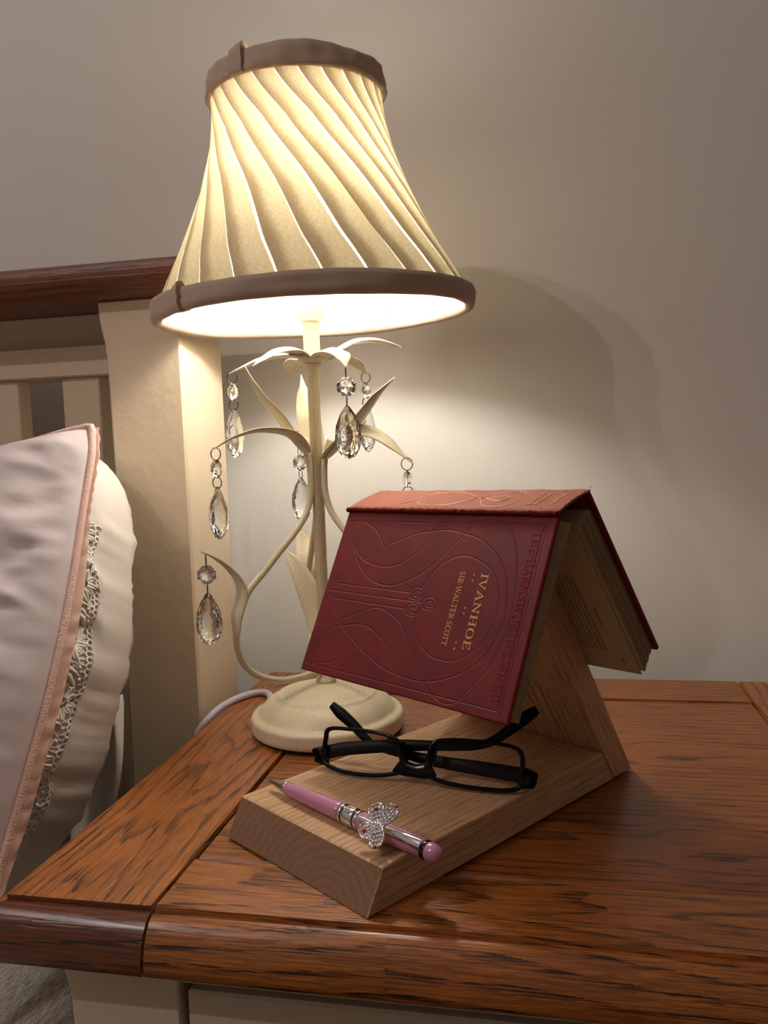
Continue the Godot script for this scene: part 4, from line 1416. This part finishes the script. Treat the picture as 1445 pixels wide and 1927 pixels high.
# places a line of text by its lower left corner, stretched to a given width
func set_text(o: MeshInstance3D, tm: TextMesh, m: Material, x: Transform3D, width: float) -> void:
	o.material_override = m
	var bb := tm.get_aabb()
	var k := width / maxf(bb.size.x, 1e-6)
	var sc: Vector2 = tm.get_meta("scale")
	var own := Transform3D(Basis.from_scale(Vector3(k, sc.x, sc.y)), Vector3(-bb.position.x * k, -bb.position.y * sc.x, 0))
	o.transform = x * own

func lettering(parent: Node3D, called: String, s: String, P: Callable, S: Vector3, D1: Vector3, N1: Vector3, at: Vector2, width: float, height: float, m: Material, depth: float, bold := false) -> void:
	var tm := text(s, height, depth, bold)
	var o := part(called, tm, parent, true)
	set_text(o, tm, m, Transform3D(Basis(dir3(D1), dir3(S), dir3(N1)), P.call(at.x, at.y, depth * 0.45)), width)

# cloth colour and the stamped line pattern of the front cover
func cover_maps() -> Array:
	var w := 1720
	var h := 1085
	var k := 10.0     # pixels per millimetre
	var hb := PackedByteArray()
	hb.resize(w * h)
	var weave := stretched(w, h, 1, 1, 0.25, 101, 2)
	for y in h:
		for x in w:
			var i := y * w + x
			hb[i] = int(178.0 + 16.0 * sin(x * 0.9 + 0.4 * sin(y * 0.35)) * sin(y * 0.9) + 34.0 * (weave[i] - 0.5))
	var lines := {
		"arc": [[15, 6], [26, 9], [37, 15], [45, 23], [49, 29]],
		"big": [[6, 10], [12, 20], [25, 35], [39, 44], [51, 47], [63, 47], [75, 43], [89, 34.5], [100, 24], [111, 12], [118, 5], [126, 3], [134, 4], [142, 8], [148, 14], [152, 22], [156, 35], [157.5, 44], [159, 59], [157, 71], [154, 81], [148, 91], [141, 100], [137, 105], [130, 107], [123, 106], [116, 103], [109, 98], [99, 88], [88, 77], [79, 69], [67, 64], [55, 62], [42, 66], [24, 74], [13, 85], [8, 94], [3, 102]],
		"loop": [[5, 53], [10, 47], [25, 36], [46, 23], [63, 16], [71, 13.2], [85, 11], [99, 10], [112, 12], [125, 15], [136, 21], [144, 28], [150, 37], [153, 47], [155, 57], [153, 68], [148, 78], [139, 87], [126, 94], [113, 98], [100, 99], [85, 98], [70, 95], [43, 85], [26, 76], [14, 66], [5, 58]],
		"leaf": [[16, 24], [28, 32], [39, 35], [50, 36], [62, 34], [71, 29], [80, 22], [85, 13], [88, 7]],
		"low": [[1, 104], [12, 103], [25, 101], [34, 96], [44, 87], [49, 80]],
		"low2": [[13, 84], [23, 78], [36, 75], [47, 74], [58, 76], [70, 82], [79, 89], [85, 98]],
		"mid": [[88, 47], [90, 43], [93, 38], [99, 31], [109, 26], [118, 25], [127, 27], [136, 31], [143, 37], [147, 45], [149, 54], [148, 63], [144, 72], [137, 79], [128, 84], [120, 85], [110, 84], [101, 79.5], [95, 74], [91, 68], [90, 63]],
		"s1": [[9, 50], [80, 50]], "s2": [[4, 55], [92, 55]], "s3": [[9, 60], [80, 60]],
		"f1": [[3, 7], [165.5, 4.5]], "f2": [[165.5, 4.5], [164.5, 104]], "f3": [[164.5, 104], [1, 104.5]], "f4": [[3, 7], [2, 50]], "f5": [[2, 60], [1, 104.5]], "f6": [[167.5, 2], [167.5, 106]],
	}
	for c in [[86, 50], [98, 55], [86, 60]]:
		var a := []
		var b := []
		for i in 17:
			var q := TAU * i / 16.0
			a.append([c[0] + 6.0 * cos(q), c[1] + 3.7 * sin(q)])
		for i in 12:
			var q := 0.6 + TAU * 0.85 * i / 11.0
			b.append([c[0] + 0.6 + (3.9 - 0.16 * i) * cos(q), c[1] + (2.3 - 0.1 * i) * sin(q)])
		lines["bud%d" % int(c[0] + c[1])] = a
		lines["curl%d" % int(c[0] + c[1])] = b
	for key in lines:
		var pts := []
		for q in lines[key]: pts.append(Vector2(q[0], q[1]) * k)
		var path := spline2(pts, 24) if pts.size() > 2 else PackedVector2Array(pts)
		for i in path.size() - 1:
			var n := maxi(1, int(path[i].distance_to(path[i + 1]) / 2.0))
			for s in n:
				var c := path[i].lerp(path[i + 1], s / float(n))
				for dy in range(-5, 6):
					var yy := int(c.y) + dy
					if yy < 0 or yy >= h: continue
					for dx in range(-5, 6):
						var xx := int(c.x) + dx
						if xx < 0 or xx >= w: continue
						var d := Vector2(xx + 0.5, yy + 0.5).distance_to(c)
						if d < 5.0:
							var v := int(20.0 + 150.0 * d / 5.0)
							var j := yy * w + xx
							if v < hb[j]: hb[j] = v
	var ht := ImageTexture.create_from_image(Image.create_from_data(w, h, false, Image.FORMAT_L8, hb))
	var cw := w / 2
	var ch := h / 2
	var blot := stretched(cw, ch, 8, 8, 0.04, 103, 4)
	var grain := stretched(cw, ch, 1, 1, 0.35, 104, 2)
	var rgb := PackedByteArray()
	rgb.resize(cw * ch * 3)
	for i in cw * ch:
		var c := Color(0.46, 0.095, 0.125).lerp(Color(0.34, 0.075, 0.10), clampf(blot[i] * 0.9, 0, 1))
		c = c.lerp(Color(0.62, 0.24, 0.24), clampf((grain[i] - 0.58) * 3.0, 0, 1) * 0.7)
		rgb[i * 3] = int(c.r * 255)
		rgb[i * 3 + 1] = int(c.g * 255)
		rgb[i * 3 + 2] = int(c.b * 255)
	return [ImageTexture.create_from_image(Image.create_from_data(cw, ch, false, Image.FORMAT_RGB8, rgb)), ht]

# ------------------------------------------------------------------ spectacles (resting upside down on the base board)
func spectacles() -> void:
	var O := Vector3(-0.1174, 0.0219, -0.4759)
	var X := Vector3(0.98385, 0, 0.17900)
	var Y := Vector3(0.07565, 0.90631, -0.41579)
	var N := Vector3(-0.16223, 0.42262, 0.89167)
	var t := thing("spectacles", "black plastic spectacles with folded arms standing upside down on the oak base", "spectacles", O + X * 0.035)
	var at := func(q: Vector2, n: float) -> Vector3:
		# the front is slightly bowed
		var bowed := -0.000010 * 0.0 + -1.3 * pow((q.x - 35.0) / 1000.0, 2.0)
		return O + X * (q.x / 1000.0) + Y * (q.y / 1000.0) + N * (n / 1000.0 + bowed + 0.002)
	var lens := [
		[[-26.3, 26.4], [-11.2, 27.1], [5.6, 26.7], [17.6, 24.7], [21.6, 20.9], [24.4, 12.7], [25.0, 7.6], [15.6, 4.6], [1.8, 3.2], [-12.7, 3.6], [-21.5, 5.3], [-26.1, 7.4], [-27.7, 13.7], [-27.8, 21.3]],
		[[96.9, 21.3], [96.9, 12.5], [97.0, 7.0], [90.4, 4.4], [76.9, 3.6], [63.0, 3.8], [49.7, 5.3], [44.3, 8.6], [44.0, 15.8], [46.3, 24.3], [54.1, 26.6], [69.2, 27.5], [84.4, 27.5], [94.0, 26.0]]]
	for s in 2:
		var inner := []
		for q in lens[s]: inner.append(Vector2(q[0], q[1]))
		var ip := spline2(inner, 5, true)
		var cx := Vector2(-1.5 if s == 0 else 70.5, 15.0)
		var rows := []
		var n := ip.size()
		for i in n:
			var p := ip[i]
			var d := (ip[(i + 1) % n] - ip[(i - 1 + n) % n]).normalized()
			var out := Vector2(d.y, -d.x)
			if out.dot(p - cx) < 0: out = -out
			var wd := 2.3
			if out.y < -0.5: wd = 2.5
			if absf(out.x) > 0.6: wd = 2.7
			var row := PackedVector3Array()
			for q in [[0.0, -1.2], [-0.0, 0.9], [0.35, 1.55], [wd - 0.7, 1.7], [wd, 1.1], [wd, -1.2], [wd - 0.6, -1.8], [0.5, -1.8]]:
				row.append(at.call(p + out * q[0], q[1]))
			rows.append(row)
		var g := Geo.new()
		g.grid(rows, 0, true, true)
		part("rim", g.mesh(M.black), t)
		var lg := Geo.new()
		var front := PackedVector3Array()
		for p in ip: front.append(at.call(p + (p - cx).normalized() * 0.4, -0.2 ))
		lg.fan(front, at.call(cx, 0.3), 0)
		var lm := mat(Color(0.1, 0.1, 0.1, 0.01), 0.02, 0.25)
		lm.transparency = BaseMaterial3D.TRANSPARENCY_ALPHA
		part("lens", lg.mesh(lm, null, false), t)
	var solid := func(path: Array, hw: Array, th: Array) -> Geo:
		# bar of rectangular, rounded section: half height along Y, half thickness along N
		var rows := []
		for i in path.size():
			var p: Vector3 = path[i]
			var d: Vector3 = (path[mini(i + 1, path.size() - 1)] - path[maxi(i - 1, 0)]).normalized()
			var b: Vector3 = (N - d * N.dot(d)).normalized()
			var c: Vector3 = b.cross(d).normalized()
			var f := i / float(path.size() - 1) * (hw.size() - 1)
			var lo := mini(int(f), hw.size() - 2)
			var h: float = lerpf(hw[lo], hw[lo + 1], f - lo)
			var f2 := i / float(path.size() - 1) * (th.size() - 1)
			var lo2 := mini(int(f2), th.size() - 2)
			var k: float = lerpf(th[lo2], th[lo2 + 1], f2 - lo2)
			var row := PackedVector3Array()
			for q in [[1, 0.6], [0.7, 1], [-0.7, 1], [-1, 0.6], [-1, -0.6], [-0.7, -1], [0.7, -1], [1, -0.6]]: row.append(p + c * (h * q[0]) + b * (k * q[1]))
			rows.append(row)
		var g := Geo.new()
		g.grid(rows, 0, true)
		g.fan(rows[0], path[0], -1, true)
		g.fan(rows[-1], path[-1], -1, false)
		return g
	# bridge and nose pads
	var bp := []
	for q in [[24, 12.5], [28, 10.2], [34.5, 9.4], [41, 10.0], [45, 12.5]]: bp.append(at.call(Vector2(q[0], q[1] - 1.5), 0.0))
	part("bridge", solid.call(Array(spline(bp, 4)), [0.0060, 0.0046, 0.0038, 0.0046, 0.0060], [0.0019, 0.0020, 0.0019]).mesh(M.black), t)
	for s in [-1.0, 1.0]:
		var pp := []
		for q in [[7.5, 9.0], [8.6, 14.0], [9.6, 19.0], [10.4, 24.0]]: pp.append(at.call(Vector2(34.5 + s * q[0], q[1]), -2.8))
		part("nose_pad", solid.call(Array(spline(pp, 4)), [0.0012, 0.0022, 0.0022, 0.0010], [0.0022, 0.0030, 0.0030, 0.0012]).mesh(M.black), t)
	# end pieces
	for e in [[[-26, 10.5], [-30.0, 10.2], [-34.2, 10.0]], [[96.5, 10.5], [101, 10.5], [106.0, 10.2]]]:
		var pp := []
		for q in e: pp.append(at.call(Vector2(q[0], q[1]), -0.6))
		part("end_piece", solid.call(Array(spline(pp, 4)), [0.0060, 0.0052, 0.0040], [0.0020, 0.0022, 0.0026]).mesh(M.black), t)
	# folded arms crossing behind the lenses; the ear hooks stick up
	var matt := mat(Color(0.015, 0.015, 0.016), 0.4, 0.25)
	var al := []
	for q in [[-34.0, 10.5, -4], [-30, 12.5, -9], [-13.9, 16.9, -10], [14.7, 21.4, -11], [35.6, 23.6, -11], [59.4, 25.4, -11], [72, 27.6, -11], [80, 31.6, -11], [90, 39.5, -11], [98, 46.5, -11], [104.0, 51.3, -11]]: al.append(at.call(Vector2(q[0], q[1]), q[2] + 0.8 + 1300.0 * pow((q[0] - 35.0) / 1000.0, 2.0)))
	part("arm", solid.call(Array(spline(al, 4)), [0.0040, 0.0042, 0.0042, 0.0038, 0.0032, 0.0026, 0.0024, 0.0026, 0.0032, 0.0036, 0.0024], [0.0018, 0.0018, 0.0018, 0.0017, 0.0016, 0.0016, 0.0016, 0.0017, 0.0019, 0.0020, 0.0012]).mesh(matt), t)
	var ar := []
	for q in [[106.0, 11.0, -4], [101.0, 12.0, -14], [96.7, 12.8, -16], [68.9, 14.2, -16], [45.1, 15.1, -16], [20.2, 17.6, -16], [1.7, 20.6, -16], [-6.3, 24.8, -16], [-14.8, 31.5, -16], [-25.4, 38.4, -16], [-32.8, 43.6, -16]]: ar.append(at.call(Vector2(q[0], q[1]), q[2] + 0.8 + 1300.0 * pow((q[0] - 35.0) / 1000.0, 2.0)))
	part("arm", solid.call(Array(spline(ar, 4)), [0.0040, 0.0046, 0.0046, 0.0042, 0.0036, 0.0028, 0.0025, 0.0026, 0.0032, 0.0037, 0.0024], [0.0018, 0.0018, 0.0018, 0.0017, 0.0016, 0.0016, 0.0016, 0.0017, 0.0019, 0.0020, 0.0012]).mesh(matt), t)

# ------------------------------------------------------------------ pen with a jewelled butterfly on its clip
func pen() -> void:
	var p0 := Vector3(-0.1688, 0.0271, -0.4543)
	var p1 := Vector3(-0.0571, 0.0271, -0.3780)
	var d := (p1 - p0).normalized()
	var t := thing("pen", "pink ballpoint pen with a silver jewelled butterfly on its clip", "pen", p0)
	var up := Vector3.UP
	var side := d.cross(up).normalized()      # towards the camera
	t.basis = Basis(side, d, side.cross(d).normalized() * 1.0)
	var z := side.cross(d).normalized()
	if z.y < 0: t.basis = Basis(-side, d, -z)
	if side.z < 0: side = -side
	t.basis = t.basis.rotated(d, deg_to_rad(44.0) * (1.0 if Vector3.UP.rotated(d, 0.5).dot(side) > 0 else -1.0))
	var pink := mat(Color(0.76, 0.50, 0.63), 0.18)
	pink.clearcoat_enabled = true
	pink.clearcoat = 0.6
	pink.clearcoat_roughness = 0.08
	var K := func(a: Array) -> Array:
		var o := []
		for q in a: o.append(Vector2(q[0] / 1000.0, q[1] / 1000.0))
		return o
	part("tip", lathe(K.call([[0, 0], [0.7, 0], [1.0, 0.6], [1.3, 2.2], [1.9, 5.0], [2.6, 10.0], [3.2, 15.5], [3.4, 17.0], [0, 17.2]]), 36).mesh(metal(Color(0.72, 0.68, 0.65), 0.25)), t, true)
	part("lower_barrel", lathe(K.call([[0, 16.9], [3.4, 16.9], [3.75, 17.4], [4.1, 24], [4.5, 36], [4.8, 50], [4.95, 62], [4.95, 67], [0, 67]]), 40).mesh(pink), t, true)
	part("centre_ring", lathe(K.call([[0, 66.6], [5.15, 66.6], [5.3, 67.2], [5.3, 68.6], [4.95, 68.8], [4.95, 69.6], [5.3, 69.8], [5.45, 71.8], [5.5, 74], [5.45, 76], [5.3, 78.0], [4.95, 78.2], [4.95, 79.0], [5.3, 79.2], [5.3, 80.6], [5.1, 81.2], [0, 81.2]]), 40).mesh(M.chrome), t, true)
	for y in [69.2, 78.6]:
		part("black_band", lathe(K.call([[0, y - 0.5], [5.12, y - 0.5], [5.12, y + 0.5], [0, y + 0.5]]), 40).mesh(M.black), t, true)
	part("upper_barrel", lathe(K.call([[0, 81], [4.9, 81], [5.0, 83], [4.95, 100], [4.7, 118], [4.5, 127.5], [0, 127.5]]), 40).mesh(pink), t, true)
	part("cap_ring", lathe(K.call([[0, 127.3], [4.7, 127.3], [4.9, 127.9], [4.9, 129.4], [4.7, 129.9], [0, 129.9]]), 40).mesh(metal(Color(0.25, 0.25, 0.27), 0.2)), t, true)
	part("cap_end", lathe(K.call([[0, 129.7], [4.5, 129.7], [4.75, 131], [4.6, 133], [4.0, 135], [3.0, 136.6], [1.6, 137.5], [0, 137.8]]), 36).mesh(pink), t, true)
	# clip: a tapered, arched strip from the cap ring towards the middle
	var rows := []
	for i in 14:
		var f := i / 13.0
		var y := lerpf(0.1285, 0.0835, f)
		var hgt := 0.0054 + 0.0024 * sin(PI * minf(1.0, f * 1.5 + 0.15)) * (1.0 - 0.4 * f)
		if f > 0.9: hgt = 0.0060
		var hw := lerpf(0.0026, 0.0012, f)
		var row := PackedVector3Array()
		for q in [[-1, 0], [-0.7, 0.0007], [0, 0.0010], [0.7, 0.0007], [1, 0], [0.8, -0.0005], [-0.8, -0.0005]]: row.append(Vector3(hw * q[0], y, hgt + q[1]))
		rows.append(row)
	var g := Geo.new()
	g.grid(rows, 0, true)
	g.fan(rows[0], Vector3(0, 0.1285, 0.006), -1, true)
	g.fan(rows[13], Vector3(0, 0.0835, 0.006), -1, false)
	var clip := part("clip", g.mesh(M.chrome), t, true)
	# butterfly
	var silver := metal(Color(0.88, 0.86, 0.87), 0.16)
	var c := Vector3(0, 0.1015, 0.0088)
	var b := Geo.new()
	ball(c + Vector3(0, 0, 0.0006), 0.0013, b, 10)
	ball(c + Vector3(0, 0.0018, 0.0005), 0.0012, b, 10)
	ball(c + Vector3(0, 0.0034, 0.0003), 0.0010, b, 10)
	ball(c + Vector3(0, -0.0018, 0.0006), 0.0011, b, 10)
	part("butterfly_body", b.mesh(silver, null, false), clip, true)
	var gem := mat(Color(0.72, 0.07, 0.22), 0.05)
	gem.clearcoat_enabled = true
	gem.clearcoat = 1.0
	gem.clearcoat_roughness = 0.03
	for s in [-1.0, 1.0]:
		for wing in [[-0.0058, 0.0076, 0.0050, 0.0042], [0.0064, 0.0104, 0.0046, 0.0052]]:
			var wg := Geo.new()
			var tip := Vector3(s * wing[1], wing[0], 0.0012)
			var ax := tip.normalized()
			var cr := Vector3(-ax.y, ax.x, 0.0).normalized()
			var root := c + Vector3(s * 0.0006, wing[0] * 0.12, 0.0004)
			var loop := PackedVector3Array()
			for i in 22:
				var a := TAU * i / 22.0
				var r := 0.5 - 0.5 * cos(a)
				loop.append(root + ax * (tip.length() * r) + cr * (wing[2] * sin(a) * (0.55 + 0.6 * r)) + Vector3(0, 0, 0.0010 * r))
			tube(loop, 0.0006, 6, true, true, wg)
			var plate := PackedVector3Array(loop)
			for sgn in [1.0, -1.0]:
				var pl := PackedVector3Array()
				for q in plate: pl.append(q + Vector3(0, 0, 0.0002 * sgn - 0.0002))
				wg.fan(pl, root + ax * (tip.length() * 0.55) + Vector3(0, 0, 0.0004 + 0.0002 * sgn), -1, sgn < 0)
			for i in range(0, 22, 2): ball(loop[i] + Vector3(0, 0, 0.0003), 0.00085, wg, 6)
			for row in 3:
				for q in [-0.5, 0.0, 0.5]:
					var rr := 0.3 + 0.2 * row
					ball(root + ax * (tip.length() * rr) + cr * (wing[2] * q * (0.5 + rr * 0.5)) + Vector3(0, 0, 0.0010 * rr + 0.0003), 0.0009, wg, 6)
			for q in [-0.45, 0.0, 0.45]:
				tube(PackedVector3Array([root, root + ax * (tip.length() * 0.5) + cr * (wing[2] * q * 1.2) + Vector3(0, 0, 0.0006), root + ax * (tip.length() * 0.92) + cr * (wing[2] * q) + Vector3(0, 0, 0.001)]), 0.00032, 5, false, true, wg)
			var w := part("butterfly_wing", wg.mesh(silver, null, false), clip, true)
			var gg := Geo.new()
			ball(root + ax * (tip.length() * (0.98 if wing[0] > 0 else 0.72)) + Vector3(0, 0, 0.0014), 0.00105, gg, 10)
			part("red_gem", gg.mesh(gem), clip, true)
